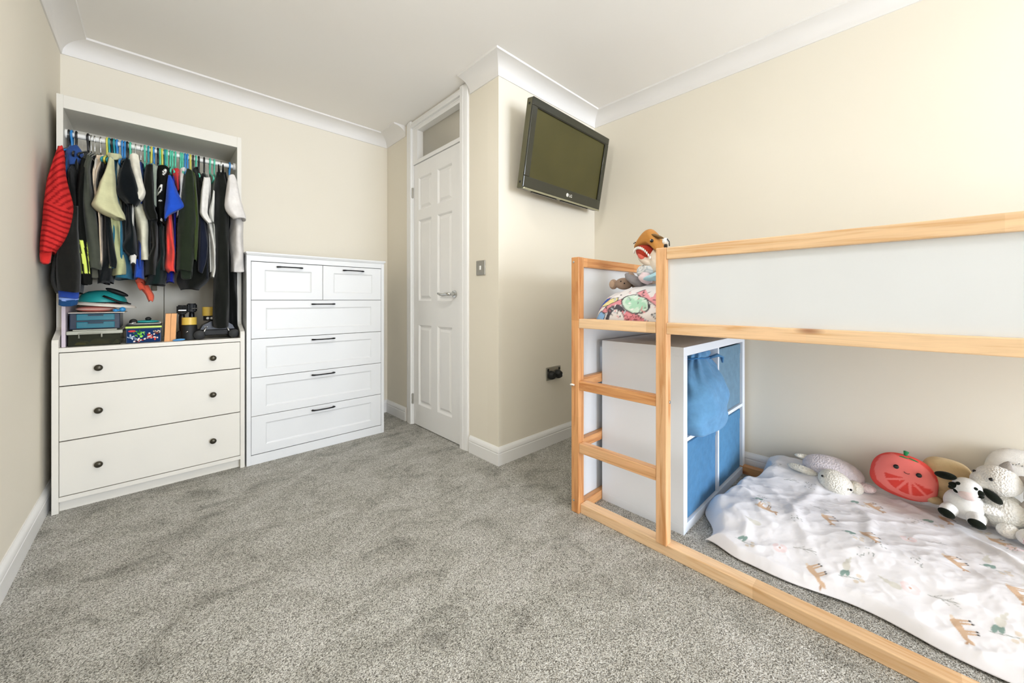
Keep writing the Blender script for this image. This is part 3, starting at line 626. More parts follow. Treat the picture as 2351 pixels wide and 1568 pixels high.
# ------------------------------------------------------------------ clothes on the rail
GARMENTS = [
 ["striped_jacket", "red padded jacket with darker red stripes, leftmost on the rail", "jacket", -0.321, [["sleeve", 2.5, 0.09, "c22d2b", [[1.635, -0.309, -0.298], [1.613, -0.315, -0.291], [1.583, -0.321, -0.291], [1.545, -0.327, -0.29], [1.507, -0.334, -0.287], [1.47, -0.34, -0.281], [1.432, -0.343, -0.274], [1.395, -0.347, -0.267], [1.373, -0.349, -0.266], [1.339, -0.352, -0.269], [1.3, -0.353, -0.272], [1.262, -0.356, -0.278], [1.224, -0.357, -0.29], [1.19, -0.358, -0.304], [1.167, -0.358, -0.321]], "stripe"], ["cuff", 2.515, 0.06, "c62c29", [[1.175, -0.359, -0.325], [1.148, -0.36, -0.328], [1.122, -0.358, -0.331]], ""]], ["a52522", 1.142]],
 ["hooded_coat", "long black coat with blue hood lining and striped blue cuff", "coat", -0.296, [["hood", 2.66, 0.12, "2b4a86", [[1.695, -0.296, -0.269], [1.68, -0.306, -0.258], [1.657, -0.31, -0.25], [1.633, -0.309, -0.249], [1.611, -0.304, -0.258], [1.591, -0.296, -0.272]], ""], ["body", 2.6, 0.3, "10110f", [[1.628, -0.291, -0.268], [1.551, -0.297, -0.257], [1.451, -0.294, -0.251], [1.309, -0.294, -0.249], [1.226, -0.325, -0.251], [1.143, -0.348, -0.254], [1.063, -0.354, -0.257], [1.023, -0.347, -0.258], [0.998, -0.333, -0.261]], ""], ["sleeve", 2.54, 0.1, "1b1b18", [[1.391, -0.279, -0.257], [1.292, -0.297, -0.257], [1.214, -0.313, -0.253], [1.136, -0.32, -0.25], [1.059, -0.32, -0.249], [1.002, -0.315, -0.251]], ""], ["cuff", 2.545, 0.09, "2a479a", [[1.013, -0.316, -0.253], [0.974, -0.313, -0.254]], ""], ["cuff_stripe", 2.543, 0.093, "8aa4dc", [[0.978, -0.313, -0.254], [0.963, -0.313, -0.254]], ""], ["cuff_hem", 2.545, 0.088, "1d4370", [[0.966, -0.313, -0.254], [0.94, -0.314, -0.259]], ""]], None],
 ["track_jacket", "black track jacket with two neon yellow stripes on its sleeve", "jacket", -0.271, [["sleeve", 2.6, 0.08, "11120f", [[1.623, -0.251, -0.233], [1.544, -0.259, -0.241], [1.443, -0.27, -0.244], [1.343, -0.274, -0.241], [1.253, -0.27, -0.236], [1.164, -0.259, -0.225], [1.063, -0.254, -0.217], [1.039, -0.251, -0.219]], "neon"]], ["11120f", 1.044]],
 ["hoodie", "charcoal grey hoodie with ribbed cuff beside the neon striped jacket", "hoodie", -0.248, [["sleeve", 2.61, 0.08, "474a40", [[1.64, -0.235, -0.217], [1.591, -0.244, -0.226], [1.51, -0.251, -0.222], [1.45, -0.252, -0.215], [1.349, -0.247, -0.204], [1.228, -0.238, -0.19], [1.147, -0.228, -0.188], [1.11, -0.223, -0.188]], ""], ["cuff", 2.62, 0.06, "4e4e44", [[1.117, -0.223, -0.193], [1.07, -0.223, -0.197]], ""]], ["33362f", 1.106]],
 ["black_pullover", "black top squeezed between charcoal hoodie and cream shirt", "top", -0.23, [["body", 2.64, 0.25, "0b0c0b", [[1.656, -0.225, -0.211], [1.57, -0.236, -0.219], [1.466, -0.23, -0.218], [1.321, -0.219, -0.201], [1.153, -0.205, -0.184], [1.047, -0.209, -0.169]], ""]], None],
 ["cream_shirt", "cream shirt with peach edge left of sage green t-shirt", "shirt", -0.213, [["body", 2.63, 0.26, "dcc8ae", [[1.676, -0.213, -0.183], [1.655, -0.217, -0.182], [1.615, -0.221, -0.189], [1.572, -0.223, -0.199], [1.508, -0.22, -0.207], [1.406, -0.206, -0.189], [1.28, -0.2, -0.186], [1.153, -0.193, -0.184], [1.119, -0.196, -0.186]], ""]], ["d9d2c4", 1.15]],
 ["navy_jersey", "dark navy long-sleeved top left of the sage green t-shirt", "top", -0.192, [["body", 2.645, 0.25, "101416", [[1.672, -0.187, -0.172], [1.581, -0.201, -0.169], [1.476, -0.195, -0.161], [1.369, -0.188, -0.165], [1.24, -0.187, -0.158], [1.113, -0.198, -0.152], [1.052, -0.21, -0.158]], ""], ["sleeve", 2.62, 0.06, "0e1416", [[1.399, -0.182, -0.162], [1.296, -0.175, -0.153], [1.214, -0.168, -0.145], [1.151, -0.165, -0.137], [1.122, -0.162, -0.14]], ""]], None],
 ["sage_shirt", "sage green t-shirt with wide slanted short sleeve", "t-shirt", -0.161, [["collar", 2.66, 0.14, "c3c29c", [[1.695, -0.174, -0.129], [1.681, -0.176, -0.123], [1.659, -0.171, -0.136]], ""], ["sleeve", 2.56, 0.09, "c2c199", [[1.635, -0.163, -0.145], [1.588, -0.17, -0.143], [1.556, -0.178, -0.14], [1.514, -0.193, -0.138], [1.473, -0.201, -0.136], [1.431, -0.212, -0.13], [1.403, -0.22, -0.12], [1.377, -0.195, -0.109], [1.351, -0.136, -0.106]], ""], ["body", 2.63, 0.3, "b3b688", [[1.587, -0.172, -0.143], [1.438, -0.169, -0.122], [1.373, -0.165, -0.122], [1.288, -0.16, -0.119], [1.201, -0.157, -0.111], [1.136, -0.157, -0.103], [1.087, -0.163, -0.099]], ""]], None],
 ["teal_pullover", "teal top showing behind the sage green t-shirt", "top", -0.152, [["body", 2.65, 0.24, "2d6d86", [[1.664, -0.158, -0.137], [1.591, -0.15, -0.134], [1.505, -0.146, -0.134], [1.247, -0.131, -0.11], [1.071, -0.152, -0.079]], ""]], None],
 ["white_vest", "white vest with lime neckline behind the black t-shirt", "vest", -0.138, [["body", 2.65, 0.24, "d9dac8", [[1.666, -0.141, -0.12], [1.627, -0.143, -0.122], [1.571, -0.141, -0.129], [1.506, -0.138, -0.129]], ""]], None],
 ["black_tee", "black t-shirt with short sleeve right of the sage green one", "t-shirt", -0.112, [["sleeve", 2.56, 0.09, "070d10", [[1.65, -0.106, -0.093], [1.611, -0.119, -0.085], [1.57, -0.128, -0.073], [1.528, -0.133, -0.063], [1.487, -0.138, -0.057], [1.462, -0.133, -0.051], [1.443, -0.112, -0.058], [1.426, -0.102, -0.069]], ""], ["body", 2.63, 0.28, "0a1214", [[1.51, -0.132, -0.081], [1.423, -0.112, -0.085], [1.358, -0.111, -0.08], [1.292, -0.118, -0.07], [1.226, -0.133, -0.064], [1.2, -0.121, -0.063], [1.183, -0.094, -0.063]], ""]], None],
 ["ivory_tee", "ivory t-shirt with pale sleeve beside the black t-shirt", "t-shirt", -0.088, [["sleeve", 2.57, 0.08, "dcd8c8", [[1.679, -0.093, -0.063], [1.662, -0.094, -0.06], [1.621, -0.093, -0.056], [1.579, -0.084, -0.051], [1.539, -0.074, -0.045], [1.498, -0.066, -0.036], [1.475, -0.078, -0.039], [1.44, -0.087, -0.066]], ""], ["body", 2.63, 0.28, "d6d3bd", [[1.518, -0.088, -0.047], [1.451, -0.088, -0.042], [1.386, -0.078, -0.027], [1.298, -0.072, -0.016], [1.208, -0.072, -0.013], [1.168, -0.066, -0.014]], ""], ["hem_tag", 2.62, 0.03, "d8d6ce", [[1.188, -0.093, -0.07], [1.145, -0.091, -0.073]], ""]], None],
 ["blue_vest", "small bright blue vest behind ivory t-shirt", "vest", -0.057, [["body", 2.64, 0.2, "3f78c0", [[1.642, -0.064, -0.047], [1.611, -0.064, -0.043], [1.581, -0.059, -0.045], [1.563, -0.055, -0.047]], ""], ["hem", 2.62, 0.16, "2349a8", [[1.168, -0.077, -0.046], [1.116, -0.08, -0.044], [1.072, -0.083, -0.044]], ""]], None],
 ["long_black_tunic", "long black top with square hem in the middle of rail", "top", -0.029, [["sleeve", 2.58, 0.08, "10110d", [[1.642, -0.037, -0.012], [1.591, -0.043, -0.012], [1.504, -0.047, -0.009], [1.418, -0.047, -0.003], [1.393, -0.039, 0.005], [1.366, -0.026, 0.005]], ""], ["body", 2.62, 0.3, "12130e", [[1.436, -0.034, -0.001], [1.347, -0.027, 0.009], [1.234, -0.018, 0.009], [1.17, -0.047, 0.009], [1.089, -0.048, 0.007]], ""]], None],
 ["grey_cardigan", "pale grey narrow sleeve between two black tops", "cardigan", -0.005, [["sleeve", 2.6, 0.05, "8d978a", [[1.645, -0.014, 0.007], [1.621, -0.014, 0.003], [1.555, -0.012, 0.002], [1.468, -0.011, 0.002], [1.437, -0.009, 0.002]], ""]], None],
 ["skeleton_jersey", "black top with white bone prints beside blue sleeved polo", "top", 0.023, [["sleeve", 2.6, 0.1, "0d0e0b", [[1.656, 0.002, 0.048], [1.61, 0.002, 0.053], [1.542, 0.004, 0.046], [1.474, 0.002, 0.038], [1.407, 0.004, 0.034], [1.355, 0.008, 0.031]], "bones"], ["body", 2.66, 0.28, "12211f", [[1.425, 0.007, 0.032], [1.309, 0.005, 0.034], [1.195, 0.009, 0.043], [1.101, -0.031, 0.043], [1.045, -0.044, 0.036]], ""]], None],
 ["polo_shirt", "polo shirt with royal blue sleeve, red shoulder and coral body", "polo shirt", 0.069, [["shoulder", 2.62, 0.14, "c93539", [[1.66, 0.06, 0.091], [1.628, 0.062, 0.091], [1.583, 0.072, 0.089], [1.538, 0.079, 0.091]], ""], ["sleeve", 2.55, 0.08, "1f4bb5", [[1.597, 0.045, 0.055], [1.558, 0.04, 0.068], [1.515, 0.037, 0.081], [1.473, 0.035, 0.098], [1.445, 0.032, 0.111], [1.425, 0.03, 0.086], [1.397, 0.03, 0.047], [1.375, 0.029, 0.037]], ""], ["body", 2.61, 0.22, "e8483f", [[1.465, 0.042, 0.062], [1.397, 0.04, 0.062], [1.305, 0.037, 0.069], [1.214, 0.037, 0.077], [1.168, 0.033, 0.077], [1.133, 0.028, 0.076], [1.11, 0.052, 0.074]], ""], ["lining", 2.66, 0.2, "1a28a6", [[1.125, 0.041, 0.073], [1.059, 0.039, 0.072]], ""]], None],
 ["white_blouse", "white top showing between red shoulder and dark green hoodie", "top", 0.102, [["body", 2.6, 0.24, "dcdad6", [[1.676, 0.093, 0.119], [1.647, 0.087, 0.115], [1.6, 0.086, 0.11], [1.542, 0.089, 0.105], [1.447, 0.079, 0.093], [1.401, 0.077, 0.087]], ""]], None],
 ["green_hoodie", "dark olive green hoodie with cuffed long sleeve", "hoodie", 0.135, [["sleeve", 2.57, 0.09, "20281a", [[1.651, 0.118, 0.138], [1.625, 0.109, 0.145], [1.533, 0.099, 0.149], [1.441, 0.089, 0.153], [1.349, 0.079, 0.154], [1.258, 0.08, 0.151], [1.167, 0.077, 0.144], [1.117, 0.077, 0.138]], ""], ["cuff", 2.585, 0.06, "232b20", [[1.127, 0.091, 0.137], [1.077, 0.094, 0.135]], ""]], ["1b2016", 1.056]],
 ["olive_sweatshirt", "lighter olive sweatshirt just right of the dark green hoodie", "sweatshirt", 0.154, [["sleeve", 2.59, 0.08, "37441f", [[1.647, 0.131, 0.152], [1.542, 0.138, 0.159], [1.403, 0.143, 0.168], [1.264, 0.143, 0.162], [1.218, 0.143, 0.159], [1.175, 0.143, 0.157]], ""]], None],
 ["black_jumper", "black jumper with ragged hem near the right of rail", "jumper", 0.177, [["body", 2.64, 0.28, "0d0f0b", [[1.703, 0.147, 0.178], [1.64, 0.158, 0.189], [1.52, 0.163, 0.193], [1.375, 0.159, 0.204], [1.179, 0.105, 0.22], [1.082, 0.079, 0.227], [1.046, 0.087, 0.193], [1.024, 0.105, 0.169]], ""]], None],
 ["navy_pullover", "navy top with narrow sleeve left of the white polo", "top", 0.201, [["sleeve", 2.61, 0.07, "161b2a", [[1.457, 0.169, 0.187], [1.363, 0.169, 0.198], [1.269, 0.165, 0.206], [1.175, 0.164, 0.2], [1.113, 0.164, 0.184]], ""]], ["10131c", 1.082]],
 ["white_polo", "white polo shirt with short sleeve left of black trousers", "polo shirt", 0.217, [["sleeve", 2.57, 0.07, "d9d7d2", [[1.624, 0.186, 0.212], [1.594, 0.181, 0.213], [1.546, 0.175, 0.21], [1.498, 0.172, 0.206], [1.427, 0.168, 0.202], [1.401, 0.181, 0.21], [1.38, 0.201, 0.219]], ""], ["body", 2.62, 0.26, "d2d1ca", [[1.496, 0.184, 0.225], [1.423, 0.191, 0.225], [1.328, 0.206, 0.237], [1.231, 0.214, 0.245], [1.14, 0.221, 0.246], [1.089, 0.22, 0.235]], ""]], None],
 ["striped_shirt", "white finely striped shirt pressed against the black trousers", "shirt", 0.243, [["sleeve", 2.59, 0.06, "d2d2cb", [[1.562, 0.226, 0.233], [1.508, 0.219, 0.233], [1.448, 0.207, 0.232], [1.398, 0.213, 0.23], [1.385, 0.222, 0.23]], ""], ["body", 2.64, 0.26, "bdbdb2", [[1.454, 0.221, 0.242], [1.381, 0.221, 0.242], [1.283, 0.227, 0.244], [1.246, 0.229, 0.244]], ""]], None],
 ["black_trousers", "long black trousers hanging down to the shelf", "trousers", 0.281, [["strap", 2.64, 0.02, "0c0e0b", [[1.72, 0.25, 0.255], [1.667, 0.249, 0.26]], ""], ["strap", 2.64, 0.02, "0c0e0b", [[1.725, 0.27, 0.276], [1.671, 0.266, 0.278]], ""], ["leg", 2.6, 0.12, "151713", [[1.68, 0.247, 0.278], [1.618, 0.238, 0.292], [1.52, 0.232, 0.3], [1.423, 0.232, 0.3], [1.278, 0.236, 0.298], [1.132, 0.234, 0.3], [0.986, 0.23, 0.301], [0.841, 0.228, 0.3], [0.811, 0.236, 0.298]], ""], ["leg", 2.7, 0.14, "080a08", [[1.71, 0.263, 0.297], [1.596, 0.257, 0.326], [1.192, 0.277, 0.345], [0.988, 0.297, 0.351], [0.782, 0.305, 0.353]], ""]], None],
 ["white_tee", "white t-shirt with short sleeve, rightmost on the rail", "t-shirt", 0.33, [["sleeve", 2.55, 0.09, "dad6d2", [[1.661, 0.293, 0.32], [1.639, 0.289, 0.33], [1.566, 0.28, 0.34], [1.518, 0.274, 0.346], [1.489, 0.272, 0.352], [1.466, 0.276, 0.36], [1.437, 0.295, 0.372], [1.419, 0.318, 0.37]], ""], ["body", 2.62, 0.3, "d3cfcb", [[1.595, 0.299, 0.352], [1.471, 0.305, 0.381], [1.394, 0.305, 0.377], [1.292, 0.303, 0.375], [1.191, 0.307, 0.381], [1.127, 0.309, 0.384]], ""]], None]]
HANGERS = [(-0.309, 'bk'), (-0.299, 'bl'), (-0.285, 'bk'), (-0.246, 'bk'), (-0.236, 'ch'), (-0.224, 'ch'), (-0.204, 'ch'), (-0.182, 'ye'), (-0.173, 'te'), (-0.164, 'bk'), (-0.156, 'te'), (-0.146, 'bl'), (-0.128, 'bl'), (-0.119, 'bl'), (-0.109, 'bk'), (-0.098, 'tu'), (-0.079, 'ch'), (-0.059, 'ch'), (-0.044, 'tu'), (-0.03, 'te'), (-0.019, 'ye'), (-0.008, 'bl'), (0.007, 'bk'), (0.016, 'tu'), (0.025, 'ye'), (0.037, 'te'), (0.044, 'tu'), (0.057, 'tu'), (0.067, 'tu'), (0.078, 'tu'), (0.1, 'tu'), (0.109, 'tu'), (0.119, 'bl'), (0.13, 'bl'), (0.143, 'ye'), (0.154, 'bk'), (0.166, 'tu'), (0.179, 'bk'), (0.203, 'bk'), (0.229, 'tu'), (0.249, 'tu'), (0.281, 'ch'), (0.321, 'bl')]
def loft_part(name, yf, D, col, S_, flag, parent, seed):
    S_ = sorted(S_, key=lambda q: -q[0]); z_ = np.array([q[0] for q in S_]); xl = np.array([q[1] for q in S_]); xr = np.array([q[2] for q in S_])
    L = z_[0]-z_[-1]; nr = max(8, int(L/.006)); dense = flag != ''
    if dense: nr = int(L/.0025)
    ns = 44 if dense else 30
    # smooth the silhouettes a little along the length
    zz = np.linspace(z_[0], z_[-1], nr); XLs = np.interp(-zz, -z_, xl); XRs = np.interp(-zz, -z_, xr)
    k = max(1, nr//24); ker = np.ones(2*k+1)/(2*k+1)
    def sm(a): return np.convolve(np.pad(a, k, mode='edge'), ker, 'valid')
    XLs, XRs = sm(XLs), sm(XRs)
    th = np.linspace(0, 2*np.pi, ns, endpoint=False)
    V = np.zeros((nr+1, ns, 3)); rs = np.random.RandomState(seed); ph = rs.uniform(0, 6.28, 6)
    for i in range(nr):
        c = (XLs[i]+XRs[i])/2; h = max(.0025, (XRs[i]-XLs[i])/2); tt = (zz[0]-zz[i])
        Dh = D/2*(.35+.65*float(smoothstep(0, .10, tt)))
        ct, st = np.cos(th), np.sin(th); p_ = .8
        ex = np.sign(ct)*np.abs(ct)**p_; ey = np.sign(st)*np.abs(st)**p_
        fo = 1+.10*np.sin(3*th+ph[0]+tt*9)+.07*np.sin(5*th+ph[1]-tt*14)+.05*np.sin(2*th+tt*40+ph[2])
        V[i, :, 0] = c+h*ex*np.where(np.abs(ct) > .9, 1, .97); V[i, :, 1] = yf+D/2+Dh*ey*fo-.006*np.sin(tt*24+ph[3]); V[i, :, 2] = zz[i]+.004*np.sin(2*th+ph[4])
    cc = V[nr-1].mean(0); V[nr] = cc+(V[nr-1]-cc)*.78; V[nr, :, 2] += min(.02, L*.15)
    idx = np.arange((nr+1)*ns).reshape(nr+1, ns); F = []
    for i in range(nr):
        a, b = idx[i], idx[i+1]
        F += [(int(a[q]), int(b[q]), int(b[(q+1) % ns]), int(a[(q+1) % ns])) for q in range(ns)]
    F.append(tuple(int(q) for q in idx[0])); F.append(tuple(int(q) for q in idx[nr][::-1]))
    P = V.reshape(-1, 3); cols = None; mat = fabric(col)
    if flag:
        cols = np.tile(np.array(lin(col)), (len(P), 1)); X, Y, Z = P.T
        mat = MATS.get('fabric_print') or printed('fabric_print')
        if flag == 'stripe':
            s1 = np.sin((Z+.25*(X+.3)+.006*np.sin(X*60))*2*np.pi/.0225) > .35
            s2 = np.sin((Z*.72-(X+.31)*.95)*2*np.pi/.0225) > .35
            up = Z > 1.385-.35*(X+.35); m_ = np.where(up, s2, s1); cols[m_] = lin('8c1518')
        if flag == 'neon':
            for (xa, za, xb_, zb, w_) in NEON:
                for sgn in (1,):
                    mid = xa+(xb_-xa)*(za-Z)/(za-zb); m_ = (np.abs(X-mid) < w_/2) & (Z < za) & (Z > zb) & (Y < yf+D*.75); cols[m_] = lin('d9e86c')
        if flag == 'bones':
            fr_ = Y < yf+D*.55
            for (cx_, cz_, a_, b_, r_) in BONES:
                dx, dz = X-cx_, Z-cz_; u_ = dx*math.cos(r_)+dz*math.sin(r_); v_ = -dx*math.sin(r_)+dz*math.cos(r_)
                q = (u_/a_)**2+(v_/b_)**2; cols[fr_ & (q < 1) & (q > .22)] = lin('e6e6e0')
    o = obj(name, ([tuple(p) for p in P], [], F), mat, parent, True, colors=cols)
    return o
def shirt_body(parent, x, zb, col, seed, t=.010):
    """the torso hanging edge-on behind its front sleeve: collar, sloping shoulders, hem"""
    zt = 1.695; st = [(0, .05), (.02, .075), (.05, .15), (.09, .185), (.2, .19), (.35, .19), (.6, .20)]
    nr = 30; ns = 30; V = []; F = []; r = random.Random(seed); p0 = r.uniform(0, 6)
    for i in range(nr):
        f_ = i/(nr-1); z = zt+(zb-zt)*f_; hw = np.interp(zt-z, [q[0] for q in st], [q[1] for q in st])
        for k in range(ns):
            a = 2*math.pi*k/ns; cx_ = x+.003*math.sin(p0+4*math.sin(a)+f_*5)
            V.append((cx_+t*math.cos(a)*(1+.2*math.sin(6*a+p0)), 2.835+hw*math.sin(a), z))
    for i in range(nr-1):
        for k in range(ns): F.append((i*ns+k, (i+1)*ns+k, (i+1)*ns+(k+1) % ns, i*ns+(k+1) % ns))
    F.append(tuple(range(ns))); F.append(tuple(range((nr-1)*ns, nr*ns))[::-1])
    return obj('torso', (V, [], F), fabric(col), parent, True)
NEON = [(-0.259, 1.231, -0.249, 1.087, 0.007),(-0.247, 1.238, -0.235, 1.088, 0.01),(-0.233, 1.237, -0.224, 1.088, 0.002)]
BONES = [(0.031, 1.622, 0.006, 0.02, -0.35),(0.012, 1.522, 0.008, 0.028, -0.3),(0.015, 1.467, 0.007, 0.0035, 0.2),(0.02, 1.372, 0.0035, 0.008, 0),(0.083, 1.418, 0.008, 0.016, -0.3)]
for gi, (nm, lb, ct, rx, parts, body) in enumerate(GARMENTS):
    zb = min(s[0] for p in parts for s in p[4])
    gt = thing(nm, lb, ct, (rx, 2.80, zb), group='clothes hanging on the wardrobe rail')
    tcol = body[0] if body else parts[-1][3]
    for pi, (pn, yf, D, col, S_, flag) in enumerate(parts):
        loft_part(pn, yf, D, col, S_, flag, gt, gi*10+pi)
    if nm != 'black_trousers':
        shirt_body(gt, rx, body[1] if body else max(1.12, zb+.02), tcol, gi)
# hangers
HC = {'bk': ('17181a', 'black'), 'bl': ('2f86c8', 'blue'), 'te': ('1f8f9a', 'teal'), 'tu': ('57c4a4', 'turquoise'), 'ye': ('d6cf57', 'yellow'), 'ch': ('c9c9c6', 'chrome')}
for k_, (c_, n_) in HC.items():
    if k_ == 'ch': MATS['hanger_ch'] = MATS['chrome']
    else: plain('hanger_'+k_, c_, .3, nstr=0)
def hanger_mesh(thin):
    r = .0022 if thin else .0042
    bm = bmesh.new(); R_ = .0125+r+.0012; pts = []
    for k in range(13):
        a = math.radians(-40+k*220/12); pts.append((0, R_*math.cos(a), R_*math.sin(a)))
    pts = pts[::-1] if False else pts
    end = pts[-1]; pts += [(0, end[1]+.004, end[2]-.015), (0, -.004, -.035), (0, 0, -.055), (0, 0, -.075)]
    tube(pts, r, 8, bm, flat=1.25 if not thin else 1)
    if not thin: tube([(0, R_*.98, -.004), (0, R_*.9, -.03), (0, .002, -.062)], r*.8, 8, bm)
    tube([(0, -.165, -.135), (0, -.15, -.122), (0, -.04, -.080), (0, 0, -.074), (0, .04, -.080), (0, .15, -.122), (0, .165, -.135), (0, .15, -.140), (0, 0, -.140), (0, -.15, -.140)], r, 8, bm, closed=True)
    return bm
meshes = {}; seen_ = {}; ORD = ['first', 'second', 'third', 'fourth', 'fifth', 'sixth', 'seventh', 'eighth', 'ninth', 'tenth', 'eleventh', 'twelfth', 'thirteenth']
for x, c in HANGERS:
    if c not in meshes:
        bm = hanger_mesh(c == 'ch'); me = bpy.data.meshes.new('hanger'); bmesh.ops.recalc_face_normals(bm, faces=bm.faces[:]); bm.to_mesh(me); bm.free()
        me.polygons.foreach_set('use_smooth', [True]*len(me.polygons)); me.materials.append(MATS['hanger_'+c]); meshes[c] = me
    o = bpy.data.objects.new('clothes_hanger', meshes[c]); C.objects.link(o); o.location = (x, ROD_Y, ROD_Z); o.rotation_euler = (0, 0, random.uniform(-.12, .12))
    kind_ = 'chrome wire' if c == 'ch' else HC[c][1]+' plastic'
    seen_[c] = seen_.get(c, -1)+1; total_ = sum(1 for q in HANGERS if q[1] == c)
    which = 'leftmost' if seen_[c] == 0 else 'rightmost' if seen_[c] == total_-1 else ORD[seen_[c]]+' from the left'
    set_props(o, '%s clothes hanger on the rail, %s of the %s ones' % (kind_, which, kind_), 'hanger', kind_+' hangers on the rail')
# coral sock-like cloth dangling below the hems
co = thing('coral_cloth', 'coral pink cloth dangling below the hanging clothes', 'cloth', (-.045, 2.80, .958), group=None)
loft_part('cloth', 2.76, .05, 'ee6a50', [(1.10, -.075, -.055), (1.075, -.082, -.047), (1.045, -.072, -.028), (1.02, -.055, -.018), (.995, -.040, -.007), (.972, -.034, -.008), (.958, -.028, -.014)], '', co, 991)
loft_part('knot', 2.745, .03, 'e25a42', [(1.055, -.072, -.050), (1.035, -.070, -.042), (1.018, -.060, -.040)], '', co, 992)

# ------------------------------------------------------------------ things on the wardrobe shelf
SZ = .747
plain('lavender_card', 'c9bcc6', .6, nstr=0); plain('clear_plastic', '5c5f48', .15, nstr=0); plain('grey_plastic', 'a9aa9c', .35, nstr=0); plain('navy_plastic', '12233c', .3, nstr=0)
plain('teal_plastic', '1f6d80', .2, nstr=0); plain('paper_white', 'e4ddd0', .7); plain('salmon', 'd7877a', .6); plain('bead_blue', '2f86c0', .25, nstr=0); plain('teal_shell', '279a98', .4, nstr=.02)
plain('lime_plastic', 'b9d45c', .35, nstr=0); plain('orange_wood', 'e0a061', .5, nscale=30); plain('tape_yellow', 'd8b650', .4, nstr=0); plain('light_blue_cloth', '5b9fd8', .8)
plain('card_brown', '9a7a4e', .7); plain('bright_silver', 'd8d8d2', .25, .8, nstr=0)
o = obj('card_folder', box(-.3155, -.303, 2.67, 3.0, SZ, .945, .001), 'lavender_card'); set_props(o, 'lavender card folder upright against the wardrobe side', 'folder')
m, t = newmat('smoky_clear'); t.b.inputs['Base Color'].default_value = (*lin('8f927c'), 1); t.b.inputs['Transmission Weight'].default_value = .92; t.b.inputs['Roughness'].default_value = .12; t.b.inputs['IOR'].default_value = 1.1
cb = thing('clear_box', 'clear plastic box with grey clip lid on the shelf', 'plastic box', (-.21, 2.78, SZ))
bm = bmesh.new(); x0, x1, y0, y1 = -.296, -.128, 2.675, 2.93
cube(bm, x0, x1, y0, y0+.003, SZ, .802); cube(bm, x0, x1, y1-.003, y1, SZ, .802); cube(bm, x0, x0+.003, y0, y1, SZ, .802); cube(bm, x1-.003, x1, y0, y1, SZ, .802); cube(bm, x0, x1, y0, y1, SZ, SZ+.003)
obj('tub', bm, 'smoky_clear', cb); obj('lid', box(x0-.006, x1+.008, y0-.008, y1+.006, .802, .819, .004), 'grey_plastic', cb)
obj('lid_ridge', box(x0+.012, x1-.012, y0+.01, y1-.01, .818, .825, .003), 'grey_plastic', cb)
obj('handle', tube([(-.262, y0-.006, .786), (-.262, y0-.012, .808), (-.196, y0-.013, .809), (-.190, y0-.012, .808), (-.190, y0-.006, .788)], .003, 8), 'grey_plastic', cb, True)
for i, (xa, xb_, za, zb, mc, ln) in enumerate([(-.235, -.165, .752, .772, 'card_brown', 'brown card pieces inside the clear plastic box'), (-.28, -.24, .752, .765, 'tape_yellow', 'yellowish small pieces inside the clear plastic box'), (-.158, -.135, .752, .764, 'paper_white', 'white small piece inside the clear plastic box')]):
    o = obj('craft_piece', prism([(xa, za), (xb_, za), (xb_-.006, zb-.004), (xa+.01, zb)], 'y', 2.69+.01*i, 2.80), mc); set_props(o, ln, 'craft piece')
bx = thing('blue_drawer_box', 'dark navy box with two blue see-through drawers on the clear box', 'plastic box', (-.21, 2.80, .826))
obj('frame', box(-.294, -.130, 2.690, 2.93, .826, .902, .003), 'navy_plastic', bx)
for z_ in (.831, .868):
    d = obj('drawer', box(-.272, -.148, 2.682, 2.70, z_, z_+.030, .003), 'teal_plastic', bx); obj('pull', box(-.235, -.185, 2.676, 2.683, z_+.022, z_+.028, .001), 'navy_plastic', d)
o = obj('paper_sheet', box(-.296, -.113, 2.675, 2.92, .9025, .9055, .0006), 'paper_white'); set_props(o, 'white sheet lying on the navy drawer box', 'paper')
hh = thing('pink_cushion_toy', 'salmon pink padded toy on the white sheet', 'toy', (-.215, 2.78, .906))
obj('body', ell((-.215, 2.78, .921), (.068, .06, .0155)), 'salmon', hh, True); obj('seam', tube([(-.215+.068*math.cos(q), 2.78+.06*math.sin(q), .921) for q in [2*math.pi*k/32 for k in range(32)]], .0018, 6, closed=True), 'paper_white', hh, True)
pt = thing('white_disc', 'tilted cream flying disc above the pink toy', 'disc', (-.185, 2.80, .92), (0, .10, 0))
obj('dish', lathe([(0, .0165), (.085, .0165), (.104, .012), (.110, .002), (.107, .001), (.100, .010), (.083, .0135), (0, .0135)], Matrix.Translation((0, 0, .012)), 40), 'paper_white', pt, True, local=True, auto=.9)
obj('label', lathe([(.030, 0), (.050, 0), (.050, .0012), (.030, .0012)], Matrix.Translation((0, 0, .0283)), 32), 'salmon', pt, local=True)
gm = thing('blue_fidget', 'small bright blue double-lobed toy beside the pink toy', 'toy', (-.13, 2.70, .906))
obj('lobe', ell((-.122, 2.70, .918), (.012, .012, .012)), 'bead_blue', gm, True); obj('lobe', ell((-.146, 2.70, .914), (.010, .009, .008)), 'bead_blue', gm, True); obj('link', tube([(-.146, 2.70, .913), (-.122, 2.70, .915)], .005, 8), 'bead_blue', gm, True)
tb = thing('teal_helmet', 'teal rounded helmet with black strap on the disc', 'helmet', (-.20, 2.82, .946))
obj('shell', lathe([(.088, 0), (.086, .018), (.074, .044), (.050, .060), (.02, .066), (0, .067), (0, .062), (.046, .055), (.070, .040), (.082, .016), (.083, 0)], Matrix.Translation((-.198, 2.84, .948)), 32), 'teal_shell', tb, True, auto=.9)
obj('rim', tube([(-.198+.087*math.cos(q), 2.84+.087*math.sin(q), .950) for q in [2*math.pi*k/36 for k in range(36)]], .005, 8, closed=True), 'black_rubber', tb, True)
